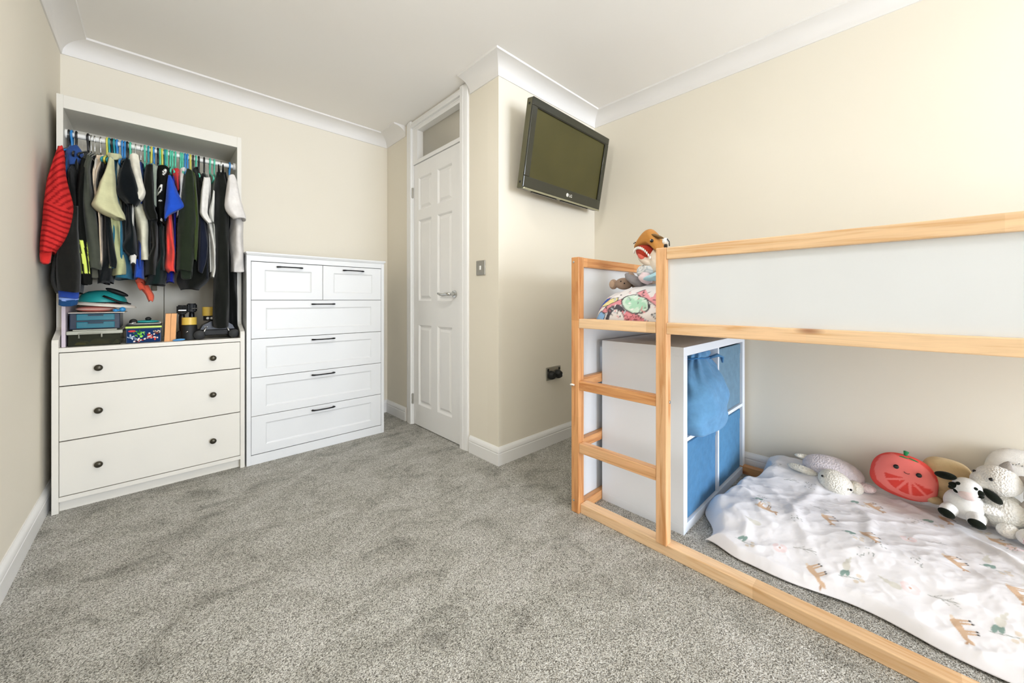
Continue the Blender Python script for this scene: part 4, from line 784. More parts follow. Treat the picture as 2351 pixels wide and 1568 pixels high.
obj('strap', tube([(-.190, 2.752, .985), (-.165, 2.748, .972), (-.140, 2.752, .958), (-.112, 2.756, .949), (-.095, 2.76, .945)], [.012, .013, .012, .010, .008], 10, flat=.4), 'black_rubber', tb, True)
obj('pad', ell((-.145, 2.79, 1.005), (.045, .02, .012), (0, .45, 0)), 'black_rubber', tb, True)
# printed navy box
hb = thing('printed_box', 'navy box with bright printed front and lime lid', 'box', (-.043, 2.78, SZ))
obj('body', box(-.110, .020, 2.685, 2.88, SZ, .822, .002), 'navy_plastic', hb); obj('lid', box(-.112, .022, 2.683, 2.882, .822, .832, .002), 'lime_plastic', hb); obj('lid_edge', box(-.112, .022, 2.683, 2.882, .832, .837, .001), 'black_rubber', hb)
n1, n2 = 160, 88; gx = np.linspace(-.106, .016, n1); gz = np.linspace(SZ+.003, .819, n2); X, Z = np.meshgrid(gx, gz); px, pz = X.ravel(), Z.ravel()
cols = np.tile(np.array(lin('16315c')), (len(px), 1)); rr = random.Random(5)
for (cx_, cz_, s_, pal) in ((-.060, .792, .022, ['6fbf3f', '4c9a2c', '9bdc66', '2d5f1c']), (-.018, .775, .026, ['b3261f', 'd8493c', 'e9d2c4', '7c1614']), (-.090, .776, .016, ['8fa3b8', '1e2f45', 'd5dce4']), (-.060, .760, .020, ['e8e4de', 'b3261f', '1c2430']), (.004, .798, .014, ['d9c0a8', '7a3028', '1c2430'])):
    for k in range(26):
        a_, q_ = rr.uniform(0, 6.28), rr.uniform(0, s_); e_ = ellipse_poly(cx_+q_*math.cos(a_)*1.1, cz_+q_*math.sin(a_)*.8, rr.uniform(.002, .007), rr.uniform(.0015, .004), rr.uniform(0, 3.14), 12)
        paint(cols, px, pz, e_, rr.choice(pal))
paint(cols, px, pz, ellipse_poly(-.088, .808, .014, .005), 'c9453f')
Fq = [(j*n1+i, j*n1+i+1, (j+1)*n1+i+1, (j+1)*n1+i) for j in range(n2-1) for i in range(n1-1)]
obj('printed_panel', ([(x, 2.6846, z) for x, z in zip(px, pz)], [], Fq), printed('card_print', 'card'), hb, colors=cols)
sh = thing('teal_glider', 'teal plastic toy with black and silver bits on the printed box', 'toy', (-.04, 2.76, .837))
obj('wing', ell((-.035, 2.76, .852), (.050, .03, .008)), 'teal_shell', sh, True); obj('turret', ell((-.030, 2.75, .866), (.012, .012, .010)), 'black_rubber', sh, True); obj('wheel', lathe([(0, -.006), (.014, -.006), (.016, 0), (.014, .006), (0, .006)], Matrix.Translation((-.085, 2.74, .852)) @ Matrix.Rotation(math.pi/2, 4, 'X'), 18), 'black_rubber', sh, True)
obj('chassis', box(-.100, .018, 2.72, 2.79, .838, .845, .003), 'grey_plastic', sh); obj('axle', tube([(-.104, 2.715, .843), (-.074, 2.715, .849)], .004, 8), 'bright_silver', sh, True); obj('axle', tube([(.010, 2.715, .850), (.026, 2.72, .842)], .003, 8), 'bright_silver', sh, True)
for x_, lb in ((.031, 'orange wooden block standing beside the printed box'), (.0535, 'orange wooden block standing beside the dumbbell')):
    o = obj('wooden_block', prism([(x_, SZ), (x_+.0215, SZ), (x_+.0265, .893), (x_+.0055, .893)], 'y', 2.685, 2.76), 'orange_wood'); set_props(o, lb, 'block', 'pair of orange wooden blocks')
def dumbbell(loc, rot, label, L=.165):
    t_ = thing('dumbbell', label, 'dumbbell', loc, rot, 'black dumbbells on the shelf')
    hexa = [(.026*math.cos(math.radians(60*k+30)), .026*math.sin(math.radians(60*k+30))) for k in range(6)]
    for s_ in (0, L-.05):
        bm = prism(hexa, 'z', s_, s_+.05); bmesh.ops.bevel(bm, geom=bm.edges[:], offset=.006, segments=2, affect='EDGES'); obj('weight', bm, 'black_rubber', t_, True, local=True, auto=.7)
    obj('grip', lathe([(.011, .045), (.013, .065), (.014, L/2), (.013, L-.065), (.011, L-.045)], None, 16), 'black_metal', t_, True, local=True)
    obj('number_band', box(-.016, .016, -.0262, -.0245, L-.030, L-.026), 'bright_silver', t_, local=True)
dumbbell((.103, 2.735, SZ), (0, 0, .0), 'black dumbbell standing on end beside the orange blocks', .19)
dumbbell((.150, 2.86, .945-.19), (0, 0, .5), 'second black dumbbell standing behind the first one', .19)
def tape(loc, label, r=.031, h=.036, rot=(0, 0, 0)):
    t_ = thing('tape_roll', label, 'tape roll', loc, rot, 'yellow tape rolls')
    obj('tape', lathe([(r*.72, 0), (r, 0), (r, h), (r*.72, h), (r*.72, 0)], None, 32), 'tape_yellow', t_, True, local=True, auto=.6); obj('core', lathe([(r*.66, -.0005), (r*.72, -.0005), (r*.72, h+.0005), (r*.66, h+.0005), (r*.66, -.0005)], None, 32), 'card_brown', t_, True, local=True, auto=.6)
# black radio-controlled car and stand beneath the tape
rc = thing('toy_car', 'black radio-controlled car with silver suspension on the shelf', 'toy car', (.25, 2.75, SZ))
obj('chassis', box(.185, .325, 2.70, 2.80, .765, .800, .006), 'black_rubber', rc); obj('body', prism([(.178, .800), (.332, .800), (.322, .822), (.290, .846), (.225, .846), (.190, .824)], 'y', 2.70, 2.80), 'black_metal', rc)
for x_ in (.172, .326):
    for y_ in (2.685, 2.815):
        obj('wheel', lathe([(0, -.018), (.014, -.018), (.024, -.014), (.0265, 0), (.024, .014), (.014, .018), (0, .018)], Matrix.Translation((x_, y_, SZ+.0265)) @ Matrix.Rotation(math.pi/2, 4, 'X'), 22), 'black_rubber', rc, True, auto=.8)
for xa, xb_ in ((.186, .204), (.312, .294)): obj('damper', tube([(xa, 2.688, .775), (xb_, 2.690, .812)], .0035, 8), 'bright_silver', rc, True)
for x_ in (.198, .207, .290): obj('bolt', ell((x_, 2.696, .815), (.0032, .0032, .0032), seg=12, rings=8), 'bright_silver', rc, True)
st = thing('black_cup', 'squat black container under the nearer tape roll', 'container', (.132, 2.70, SZ))
obj('body', lathe([(0, 0), (.034, 0), (.036, .02), (.034, .080), (.030, .082), (.030, .02), (0, .018)], Matrix.Translation((.132, 2.715, SZ)), 28), 'black_rubber', st, True, auto=.7); obj('clip', tube([(.118, 2.681, .790), (.125, 2.679, .797)], .0025, 6), 'bright_silver', st, True)
tape((.132, 2.715, .830), 'yellow tape roll lying on the black container', .032, .040)
tape((.222, 2.78, .875), 'yellow tape roll on the toy car beside the black trousers', .031, .050)
bp = thing('wheel_riser', 'stack of black bits with two white beads under tape roll', 'toy', (.222, 2.78, .847))
obj('body', lathe([(0, 0), (.026, 0), (.026, .0265), (0, .0265)], Matrix.Translation((.222, 2.78, .8475)), 24), 'black_rubber', bp, True, auto=.6)
for x_ in (.214, .232): obj('bead', ell((x_, 2.748, .861), (.0075, .0075, .0075), seg=14, rings=10), 'white_plastic', bp, True)
o = obj('blue_cloth', ell((.088, 2.672, SZ+.006), (.026, .016, .006), (0, -.05, .1)), 'light_blue_cloth', None, True); set_props(o, 'crumpled light blue cloth at the front edge of shelf', 'cloth')

# ------------------------------------------------------------------ floor bedding under the loft bed
MOTIFS = [('deer', 1.631, 0.228, 1.592, 0.193), ('deer', 1.648, -0.096, 1.59, -0.122), ('deer', 1.881, 0.108, 1.848, 0.078), ('deer', 1.813, 0.42, 1.811, 0.379), ('deer', 2.154, 0.111, 2.132, 0.077), ('deer', 1.92, 0.224, 1.863, 0.188), ('deer', 2.235, -0.096, 2.171, -0.12), ('deer', 1.909, -0.094, 1.877, -0.12), ('deer', 2.162, -0.21, 2.134, -0.235), ('deer', 1.839, -0.214, 1.8, -0.229), ('leaf', 1.646, 0.15, 1.659, 0.111), ('leaf', 1.658, -0.162, 1.666, -0.201), ('leaf', 1.621, 0.447, 1.617, 0.41), ('leaf', 1.84, 0.159, 1.832, 0.132), ('leaf', 2.235, -0.166, 2.214, -0.19), ('leaf', 1.851, 0.445, 1.853, 0.414), ('leaf', 2.158, -0.042, 2.152, -0.076), ('leaf', 1.929, -0.17, 1.928, -0.196), ('bfly', 1.706, -0.006, 1.65, -0.008), ('bfly', 1.665, 0.324, 1.639, 0.316), ('bfly', 1.96, -0.001, 1.93, -0.007), ('bfly', 2.133, -0.253, 2.101, -0.262), ('branch', 1.685, 0.286, 1.692, 0.221), ('branch', 1.701, -0.042, 1.701, -0.106), ('branch', 1.976, 0.279, 1.972, 0.216), ('branch', 1.975, -0.049, 2.007, -0.096), ('branch', 2.392, 0.005, 2.343, -0.046), ('bunny', 1.698, 0.141, 1.656, 0.143), ('bunny', 1.705, -0.18, 1.669, -0.171), ('bunny', 1.688, 0.037, 1.684, 0.017), ('bunny', 1.983, -0.179, 1.913, -0.181), ('bunny', 1.722, 0.421, 1.723, 0.399), ('dots', 1.81, 0.296, 1.815, 0.27), ('dots', 2.133, -0.019, 2.096, -0.041), ('dots', 1.813, -0.026, 1.807, -0.045), ('dots', 1.885, 0.437, 1.891, 0.407), ('dots', 1.837, 0.067, 1.837, 0.051), ('dots', 2.135, 0.302, 2.138, 0.272), ('dots', 2.13, -0.244, 2.114, -0.26), ('dots', 1.766, 0.102, 1.767, 0.085), ('dots', 2.212, 0.176, 2.19, 0.147), ('dots', 2.225, 0.451, 2.228, 0.416), ('branch', 2.122, 0.396, 2.141, 0.35), ('leaf', 2.124, 0.162, 2.127, 0.136)]
DX0, DX1, DY0_, DY1_ = 1.555, 2.395, -.80, .560
fm = obj('floor_mattress', box(1.66, 2.36, -.78, .46, .002, .055, .02, 3), fabric('e6e4e0'), None, True, auto=.8); set_props(fm, 'thin white floor mattress hidden under the patterned duvet', 'mattress')
nx, ny = 330, 480
gu = np.linspace(0, 1, nx); gv = np.interp(np.linspace(0, 1, ny), [0, .86, 1], [0, .70, 1]); U, Vv = np.meshgrid(gu, gv, indexing='ij')
Yg = DY1_+(DY0_-DY1_)*Vv
front = DX0+.020*np.sin(Yg*6.3+.8)+.010*np.sin(Yg*17)+.055*smoothstep(.42, .56, Yg)
Xg = front+(DX1-.02-front)*U
Yg = Yg - (1-smoothstep(0, .10, Vv))*(.030*np.sin(Xg*9+.5)+.022*np.sin(Xg*23+1.1)+.05*np.clip((Xg-1.95)/.4, 0, 1)-.02)
def zprof(x): return .035+.075*smoothstep(1.56, 1.85, x)
Zb = zprof(Xg)
a_ = Xg*8; b_ = Yg*8
wr = .007*fold_noise(a_*1.1, b_*1.1, 3)+.0035*(1-np.abs(fold_noise(a_*2.1+b_*.6, b_*1.7, 11))*1.6)
wr = wr+.0013*(1-np.minimum(1, np.abs(fold_noise(a_*4.2-b_*1.5, b_*3.0+a_, 17))*3))+.0005*(1-np.minimum(1, np.abs(fold_noise(a_*7+b_*3, b_*6-a_*2, 29))*3))
# longer creases running from the toys to the near side
for (xa, ya_, xb2, yb2, h_, w_) in ((2.28, .02, 1.86, -.42, .012, .018), (2.20, -.12, 1.95, -.50, .010, .016), (2.0, .42, 1.62, .16, .006, .02), (2.25, .30, 1.80, .30, .006, .02), (1.78, .10, 1.66, -.30, .006, .018), (2.1, .15, 1.8, .05, .005, .02), (1.75, .50, 1.62, .38, .010, .018), (1.9, .50, 1.75, .36, .008, .016)):
    dx, dy = xb2-xa, yb2-ya_; L2 = dx*dx+dy*dy; tt = np.clip(((Xg-xa)*dx+(Yg-ya_)*dy)/L2, 0, 1)
    dd = np.hypot(Xg-(xa+tt*dx), Yg-(ya_+tt*dy)+.02*np.sin(tt*6)); wr = wr+h_*np.exp(-(dd/w_)**2)
wr = wr+(1-smoothstep(0, .10, Vv))*(.010*np.sin(Xg*42+3*np.sin(Xg*11))+.006*np.sin(Xg*73+1))
pil = .038*smoothstep(2.05, 2.25, Xg)*smoothstep(.10, .28, Yg)*(1-smoothstep(.44, .54, Yg))
edge = np.minimum(np.minimum(smoothstep(-.004, .035, U*(DX1-DX0)), smoothstep(-.004, .05, Vv*(DY1_-DY0_))), smoothstep(-.004, .03, (1-Vv)*(DY1_-DY0_)))
Zg = .006+(Zb+pil+wr-.006)*edge**.6; Zg = np.maximum(Zg, .006)
P = np.stack([Xg, Yg, Zg], -1).reshape(-1, 3); px, py = P[:, 0].copy(), P[:, 1].copy()
cols = np.tile(np.array(lin('e9e8eb')), (len(P), 1))
def frame(x0, y0, x1, y1):
    L = math.hypot(x1-x0, y1-y0) or 1e-3; ex = ((x1-x0)/L, (y1-y0)/L); ey = (-ex[1], ex[0])
    return lambda a, b: (x0+ex[0]*a+ey[0]*b, y0+ex[1]*a+ey[1]*b)
def poly(fr_, pts, col, al=1): paint(cols, px, py, [fr_(*q) for q in pts], col, al)
rr = random.Random(3)
for (ty, x0, y0, x1, y1) in MOTIFS:
    fr_ = frame(x0, y0, x1, y1); sgn = 1
    if ty == 'deer':
        k = 1.0; tan = 'd0b296'
        def S_(pts): return [(a*k, b*k*sgn) for a, b in pts]
        sgn = -1
        poly(fr_, S_([(-.012, .002), (-.004, .012), (.012, .013), (.03, .010), (.046, .010), (.060, .004), (.064, -.003), (.055, -.006), (.044, .0), (.030, -.006), (.012, -.006), (-.004, -.006)]), tan)
        for lx, ln in ((-.004, -.030), (.004, -.032), (.024, -.030), (.031, -.028)):
            poly(fr_, S_([(lx-.0035, -.002), (lx+.0035, -.002), (lx+.0018, ln), (lx-.0018, ln)]), tan); poly(fr_, S_([(lx-.0022, ln+.004), (lx+.0022, ln+.004), (lx+.0022, ln-.002), (lx-.0022, ln-.002)]), '3d3d3d')
        poly(fr_, S_(ellipse_poly(.058, .010, .006, .0028, .8)), 'bf9d80'); poly(fr_, S_(ellipse_poly(-.013, .004, .006, .004, .5)), 'e2d3c2')
    elif ty == 'leaf':
        poly(fr_, stroke_poly((-.01, 0), (.05, 0), .0016), '7d8a80')
        for a, b, r_ in ((.006, .012, 1.0), (.018, .014, 1.3)): poly(fr_, ellipse_poly(a, b, .013, .006, r_), '8ba39c')
        for a, b in ((.034, -.010), (.046, .010), (.050, -.004)): poly(fr_, ellipse_poly(a, b, .007, .006), 'ddd3c6')
    elif ty == 'bfly':
        for a, b, r_ in ((.0, .012, .9), (.016, .010, -.9), (.0, -.012, -.9), (.018, -.010, .9)): poly(fr_, ellipse_poly(a, b, .012, .007, r_), 'ecd9da', .9)
        poly(fr_, ellipse_poly(.008, 0, .004, .003), 'c9a08c')
    elif ty == 'branch':
        L = math.hypot(x1-x0, y1-y0); poly(fr_, stroke_poly((0, 0), (L, .004), .0022), '9a9c98')
        for f_, s_ in ((.2, 1), (.4, -1), (.55, 1), (.75, -1)): poly(fr_, stroke_poly((L*f_, .002), (L*f_+.018, .002+s_*.010), .0015), 'a3a5a0')
    elif ty == 'bunny':
        poly(fr_, ellipse_poly(.010, 0, .016, .010), 'dcdad2'); poly(fr_, ellipse_poly(-.010, .002, .008, .007), 'd6d4cc'); poly(fr_, ellipse_poly(-.022, .005, .010, .003, -.3), 'd6d4cc')
    else:
        for k in range(12):
            a, b = rr.uniform(-.018, .024), rr.uniform(-.02, .02); poly(fr_, ellipse_poly(a, b, .0035, .0014, rr.uniform(0, 3)), rr.choice(['8f938f', 'a8aaa6', '7b8580']))
idx = np.arange(nx*ny).reshape(nx, ny)
F = np.stack([idx[:-1, :-1], idx[1:, :-1], idx[1:, 1:], idx[:-1, 1:]], -1).reshape(-1, 4).tolist()
o = obj('floor_duvet', (P.tolist(), [], F), printed('duvet_print'), None, True, colors=cols)
set_props(o, 'rumpled white duvet printed with deer and leaves on the floor', 'duvet')
if o.data.polygons[0].normal.z < 0: o.data.flip_normals()
md = o.modifiers.new('thickness', 'SOLIDIFY'); md.thickness = .004; md.offset = -1

# ------------------------------------------------------------------ soft toys on the floor bed
plain('eye_black', '0c0b0b', .12, nstr=0); plain('eye_white', 'f4f3ee', .2, nstr=0)
def eye(par, c, r, nm='eye'):
    return obj(nm, ell(c, (r, r, r), seg=14, rings=10), 'eye_black', par, True, local=True)
def mk(par, nm, c, r, mat, rot=(0, 0, 0), power=1.0, seg=28, rings=18): return obj(nm, ell(c, r, rot, None, seg, rings, power), mat, par, True, local=True)
FACE = math.atan2(-2.2, -.2)    # not used for cameras: toys face into the room
# toys sit with their backs to the right wall; local -Y is their front, turned to face the room (-X)
def toy(nm, lb, cat, loc, rz=0, rx=0, ry=0):
    return thing(nm, lb, cat, loc, (rx, ry, -math.pi/2+rz))
# 1 crochet turtle
cw = fabric('e9e6db', 'crochet'); cp_ = fabric('dcd5da', 'crochet')
tt_ = toy('crochet_turtle', 'white crochet turtle with pastel shell lying left of fruit cushion', 'soft toy', (2.25, .225, .112), .30)
mk(tt_, 'shell', (.0, .055, .055), (.115, .075, .055), cp_, (.25, .18, 0)); mk(tt_, 'shell_rim', (0, .045, .030), (.120, .085, .018), fabric('e3dcdc', 'crochet'), (.25, .18, 0))
mk(tt_, 'head', (-.012, -.050, .040), (.062, .060, .044), cw, (.35, .30, 0)); mk(tt_, 'flipper', (-.120, .010, .050), (.060, .026, .016), cw, (0, .12, -.3)); mk(tt_, 'flipper', (.062, -.025, .022), (.028, .036, .028), cw); mk(tt_, 'flipper', (.105, .0, .020), (.032, .028, .018), fabric('e8d9dc', 'crochet'))
mk(tt_, 'flipper', (-.10, .085, .085), (.045, .022, .012), cw, (0, .2, .4))
eye(tt_, (-.062, -.078, .068), .0048); eye(tt_, (.030, -.100, .038), .0048)
# 2 fruit cushion with a smiling face
ft = toy('fruit_cushion', 'coral red fruit-slice cushion with smiling face and green stalk', 'cushion', (2.280, .022, .136), -.10, -.08, .10)
hw, hh_ = .100, .098
def fruit_out(a):   # outline radius factors: dome top, flatter base
    x = math.cos(a); z = math.sin(a); w_ = hw*(1.0+.10*(-z if z < 0 else 0)); h_ = hh_*(1.05 if z > 0 else .78)
    return math.copysign(abs(x)**.86, x)*w_, math.copysign(abs(z)**.86, z)*h_
V = []; F = []; nA, nR = 96, 30; faces_y = []
for side in (0, 1):
    base = len(V)
    for i in range(nR+1):
        r_ = i/nR
        for k in range(nA):
            ox, oz = fruit_out(2*math.pi*k/nA); th_ = .050*(1-r_**2.6)**.55
            V.append((ox*r_, -th_ if side == 0 else th_*.9, .075+oz*r_))
    for i in range(nR):
        for k in range(nA):
            q = (base+i*nA+k, base+(i+1)*nA+k, base+(i+1)*nA+(k+1) % nA, base+i*nA+(k+1) % nA); F.append(q if side == 0 else q[::-1])
V = np.array(V); px, py = V[:, 0].copy(), V[:, 2].copy(); cols = np.tile(np.array(lin('e8564e')), (len(V), 1)); fr_m = V[:, 1] < 0
c2 = cols.copy(); cols = c2
def fp(pts, col): paint(cols, px, py, pts, col)
fp([(-.070+.0, .150), (-.082, .115), (-.084, .080), (-.070, .045), (-.030, .022), (.03, .012), (.078, .016), (.098, .030), (.104, .060), (.098, .100), (.075, .140), (.04, .165), (-.04, .170)], 'f3807a')
def seg_(a0, a1, r0, r1, col, cx_=.022, cz_=.098):
    pts = []
    for k in range(9): a = math.radians(a0+(a1-a0)*k/8); pts.append((cx_+r1*1.12*math.cos(a), cz_+r1*math.sin(a)))
    am = math.radians((a0+a1)/2); pts.append((cx_+r0*math.cos(am), cz_+r0*math.sin(am))); fp(pts, col)
for a0, a1 in ((187, 207), (213, 243), (249, 275), (281, 309), (315, 338)): seg_(a0, a1, .016, .066, 'e04a42')
for k in range(8): fp(ellipse_poly(rr.uniform(-.01, .05), rr.uniform(.068, .085), .0022, .0018), 'f3807a')
cols[~fr_m] = lin('e8564e')
obj('cushion_body', (V.tolist(), [], F), printed('plush_print', 'plush'), ft, True, local=True, colors=cols)
for ex_, ez_ in ((-.020, .128), (.046, .122)): mk(ft, 'eye', (ex_, -.0475, ez_), (.0085, .003, .0085), 'eye_black', (-.2, 0, 0))
obj('smile', tube([(.004, -.0495, .118), (.009, -.0505, .1145), (.016, -.0505, .1140), (.021, -.0495, .117)], .0011, 6), 'eye_black', ft, True, local=True)
gg = fabric('2f8f55', 'plush'); bm = bmesh.new()
for a, l in ((-.9, .022), (-.35, .026), (.1, .03), (.5, .024), (1.2, .030)):
    ell((math.sin(a)*l*.8, -.016-.004*math.cos(a), .168-.3*abs(math.cos(a))*l+.002), (l*.6, .004, .005), (0, math.cos(a)*.5*math.copysign(1, a), 0), bm, 12, 8)
obj('leaf_crown', bm, gg, ft, True, local=True); obj('stalk', tube([(0, -.004, .164), (-.002, -.004, .180), (-.001, -.006, .192)], [.005, .006, .009], 10), gg, ft, True, local=True)
# 3 plain tan plush cushion half hidden
tn = toy('tan_plush', 'plain tan plush cushion behind the cow toy', 'cushion', (2.315, -.098, .142), 0.05, -.12, .10)
mk(tn, 'body', (0, 0, .040), (.050, .040, .042), fabric('cdb48a', 'plush')); mk(tn, 'head', (.0, .0, .108), (.070, .048, .070), fabric('d2b98e', 'plush'), power=.72); mk(tn, 'foot', (-.030, -.045, .012), (.026, .028, .016), fabric('cdb48a', 'plush')); mk(tn, 'foot', (.030, -.045, .012), (.026, .028, .016), fabric('cdb48a', 'plush'))
obj('seam', tube([(.062*math.cos(q)*1.02, -.002, .110+.063*math.sin(q)*1.03) for q in [2*math.pi*k/40 for k in range(40)]], .0016, 6, closed=True), fabric('a8905f', 'plush'), tn, True, local=True)
# 4 cow toy
wp = fabric('e9e8e4', 'plush'); bp_ = fabric('14190f', 'plush')
cwt = toy('cow_toy', 'white plush cow with black ears and hooves, slumped forward', 'soft toy', (2.222, -.142, .142), -.10, 0, .10)
mk(cwt, 'body', (0, .0, .050), (.052, .045, .055), wp); mk(cwt, 'head', (.002, -.012, .115), (.040, .036, .040), wp); mk(cwt, 'muzzle', (.006, -.040, .100), (.024, .016, .017), fabric('ecd9d4', 'plush'))
for s_ in (-1, 1):
    lg = mk(cwt, 'leg', (s_*.032, -.045, .026), (.024, .045, .024), wp, (0, 0, s_*.15)); hoof = mk(cwt, 'hoof', (s_*.036, -.086, .024), (.023, .010, .015), bp_, (0, s_*.0+.25, s_*.15))
    mk(cwt, 'ear', (s_*.058+.004, -.012, .128-s_*.012), (.030, .012, .014), bp_, (0, .45*s_+.25, .2*s_))
for s_ in (-1, 1):
    bm = bmesh.new()
    for dx_, dz_, w_ in ((.030, .002, .014), (.020, .014, .008), (.022, -.016, .009), (.036, -.010, .008)): ell((s_*dx_, -.034+.2*(dx_-.02), .118+dz_), (w_, .008, w_*.8), (0, dz_*30*s_, 0), bm, 12, 8)
    obj('face_patch', bm, bp_, cwt, True, local=True)
# 5 crochet dinosaur with grey spikes
dn = toy('crochet_dinosaur', 'white crochet dinosaur with grey back spikes beside the cow', 'soft toy', (2.255, -.236, .122), -.35)
cwh = fabric('eceae3', 'crochet'); gy = fabric('b3aca5', 'plush')
mk(dn, 'body', (0, .010, .065), (.062, .055, .068), cwh); mk(dn, 'head', (-.004, -.006, .178), (.058, .060, .052), cwh, (0, .15, 0)); mk(dn, 'snout', (-.030, -.030, .170), (.036, .036, .034), cwh)
mk(dn, 'arm', (-.020, -.048, .075), (.040, .020, .018), cwh, (0, .15, .3)); mk(dn, 'foot', (-.046, -.048, .026), (.028, .032, .028), cwh); mk(dn, 'foot', (.030, -.050, .022), (.028, .032, .024), cwh)
for (x_, z_, a) in ((.012, .226, .2), (.052, .196, 1.0), (.064, .150, 1.6), (.056, .110, 2.0)):
    M = Matrix.Translation((x_, .008, z_)) @ Matrix.Rotation(a, 4, 'Y'); obj('spike', lathe([(.020, -.012), (.018, .004), (.011, .018), (.003, .028), (0, .029)], M @ Matrix.Diagonal((1, .55, 1, 1)), 14), gy, dn, True, local=True)
for s_ in (1,): eye(dn, (-.006, -.063, .192), .0058)
eye(dn, (-.054, -.030, .196), .0058)
# 6 white plush at the right edge with floral foot, and a pale toy behind
fl_ = fabric('efece8', 'plush')
wb = toy('white_bear', 'white plush toy with pink floral foot at the right edge', 'soft toy', (2.235, -.335, .125), -.2)
mk(wb, 'body', (.01, .015, .075), (.070, .060, .080), fl_); mk(wb, 'leg', (-.028, -.062, .022), (.034, .050, .026), fl_, (0, 0, -.2)); mk(wb, 'head', (.01, .0, .180), (.055, .052, .048), fl_)
m, t = newmat('floral_pink'); vo = t.new('ShaderNodeTexVoronoi'); vo.inputs['Scale'].default_value = 160; t.link(t.coords(), vo.inputs['Vector'])
t.link(t.ramp(vo.outputs['Distance'], [(.25, lin('c98a98')), (.42, lin('efe6e2'))]), t.b.inputs['Base Color']); t.b.inputs['Roughness'].default_value = .9
mk(wb, 'foot_pad', (-.012, -.108, .022), (.034, .012, .024), 'floral_pink'); mk(wb, 'leg', (.05, -.06, .022), (.032, .048, .026), fl_)
pw = toy('pale_bonnet_toy', 'pale cream cushion leaning on wall behind the dinosaur', 'cushion', (2.36, -.290, .125), 0, -.12)
mk(pw, 'cushion', (0, 0, .135), (.085, .030, .135), fabric('eeebe4', 'plush'), power=.8)
bm = bmesh.new()
for k in range(9): tube([(-.030+k*.007, -.0300, .215+.004*math.sin(k*2)), (-.027+k*.007, -.0302, .219+.004*math.sin(k*2))], .0014, 6, bm)
obj('stitching', bm, fabric('8d8a82'), pw, True, local=True)

# ------------------------------------------------------------------ heap on the loft bed
# printed duvet, bundled by the ladder
ny2, ns2 = 190, 150
yy = np.linspace(1.002, .20, ny2); P = []
top = np.interp(-yy, [-1.002, -.995, -.975, -.95, -.91, -.86, -.80, -.72, -.64, -.55, -.45, -.20], [.866, .915, .980, 1.005, 1.015, 1.026, 1.036, 1.046, 1.055, 1.05, 1.02, .97])
fx = np.interp(-yy, [-1.002, -.99, -.96, -.9, -.8, -.2], [1.50, 1.470, 1.448, 1.436, 1.430, 1.432])
for i, y in enumerate(yy):
    z0_ = .861; x0_, x1_ = fx[i], 1.98; xm_ = (x0_+x1_)/2
    for k in range(ns2):
        a = math.pi*(1-k/(ns2-1))   # from the front bottom over the top to the back
        ca, sa = math.cos(a), math.sin(a)
        x = xm_+(x1_-x0_)/2*math.copysign(abs(ca)**.62, ca); z = z0_+(top[i]-z0_)*abs(sa)**.75
        P.append((x, y, z))
P = np.array(P); wn2 = fold_noise(P[:, 1]*26, P[:, 2]*26+P[:, 0]*14, 21)*.010*np.clip((P[:, 2]-.861)/.03, 0, 1)
s2 = P[:, 1].copy(); b2 = P[:, 2]+.55*(P[:, 0]-1.43)
P[:, 0] -= np.abs(wn2)*.5-.004; P[:, 2] += wn2*.6; P[:, 1] += wn2*.5; P[:, 1] = np.minimum(P[:, 1], 1.0); P[:, 2] = np.maximum(P[:, 2], .860)
cols = np.tile(np.array(lin('e6e3e4')), (len(P), 1)); px, py = -s2, b2     # a = -y grows to the right
def dp(pts, col, al=1.): paint(cols, px, py, pts, col, al)
def outl(pts, col, w_=.005):
    q = np.array(pts); c = q.mean(0); d = q-c; L = np.hypot(*d.T)[:, None]; dp([tuple(v) for v in c+d*(1+w_/L)], '3c3b40'); dp(pts, col)
outl([(-.985, .900), (-.950, .925), (-.925, .905), (-.935, .880), (-.965, .872)], '8fbbe6'); outl([(-.990, .935), (-.972, .975), (-.945, 1.005), (-.915, 1.012), (-.93, .975), (-.955, .945)], '3558b0')
outl([(-.955, .948), (-.925, .985), (-.880, 1.000), (-.872, .978), (-.905, .955)], 'e6da9c'); outl([(-.945, .925), (-.90, .960), (-.855, .985), (-.845, .958), (-.885, .935), (-.92, .915)], 'dc949e')
dp([(-.925, .868), (-.905, .935), (-.865, .958), (-.835, .940), (-.805, .900), (-.770, .868), (-.80, .866), (-.835, .915), (-.87, .930), (-.893, .900), (-.90, .868)], '55525a')
outl([(-.84, .925), (-.80, .925), (-.76, .900), (-.72, .880), (-.71, .865), (-.79, .865), (-.82, .890)], 'e0929c')
for k in range(3): dp(stroke_poly((-.82+k*.03, .925-k*.01), (-.80+k*.03, .866), .002), '7b3a48')
for k in range(3): dp(stroke_poly((-.83+.01*k, .905-k*.014), (-.74+.01*k, .89-k*.012), .002), '7b3a48')
outl(ellipse_poly(-.782, .960, .068, .042, -.42, 32), 'cfe6d8', .006); 
for (a, b, c, d, r_) in ((-.81, .972, .022, .016, .2), (-.775, .960, .026, .018, -.3), (-.745, .945, .022, .018, -.5), (-.79, .945, .018, .012, 0), (-.765, .978, .016, .008, -.4)): dp(ellipse_poly(a, b, c, d, r_), 'acd8bf')
outl([(-.790, 1.020), (-.760, 1.045), (-.735, 1.010), (-.715, .985), (-.690, 1.050), (-.655, 1.060), (-.640, 1.02), (-.660, .935), (-.685, .945), (-.735, .985)], 'e5a0a8', .005)
outl([(-.655, .99), (-.60, .98), (-.58, .93), (-.63, .91)], 'e5a0a8'); outl([(-.70, .905), (-.655, .925), (-.63, .90), (-.66, .872)], 'c8cdd2')
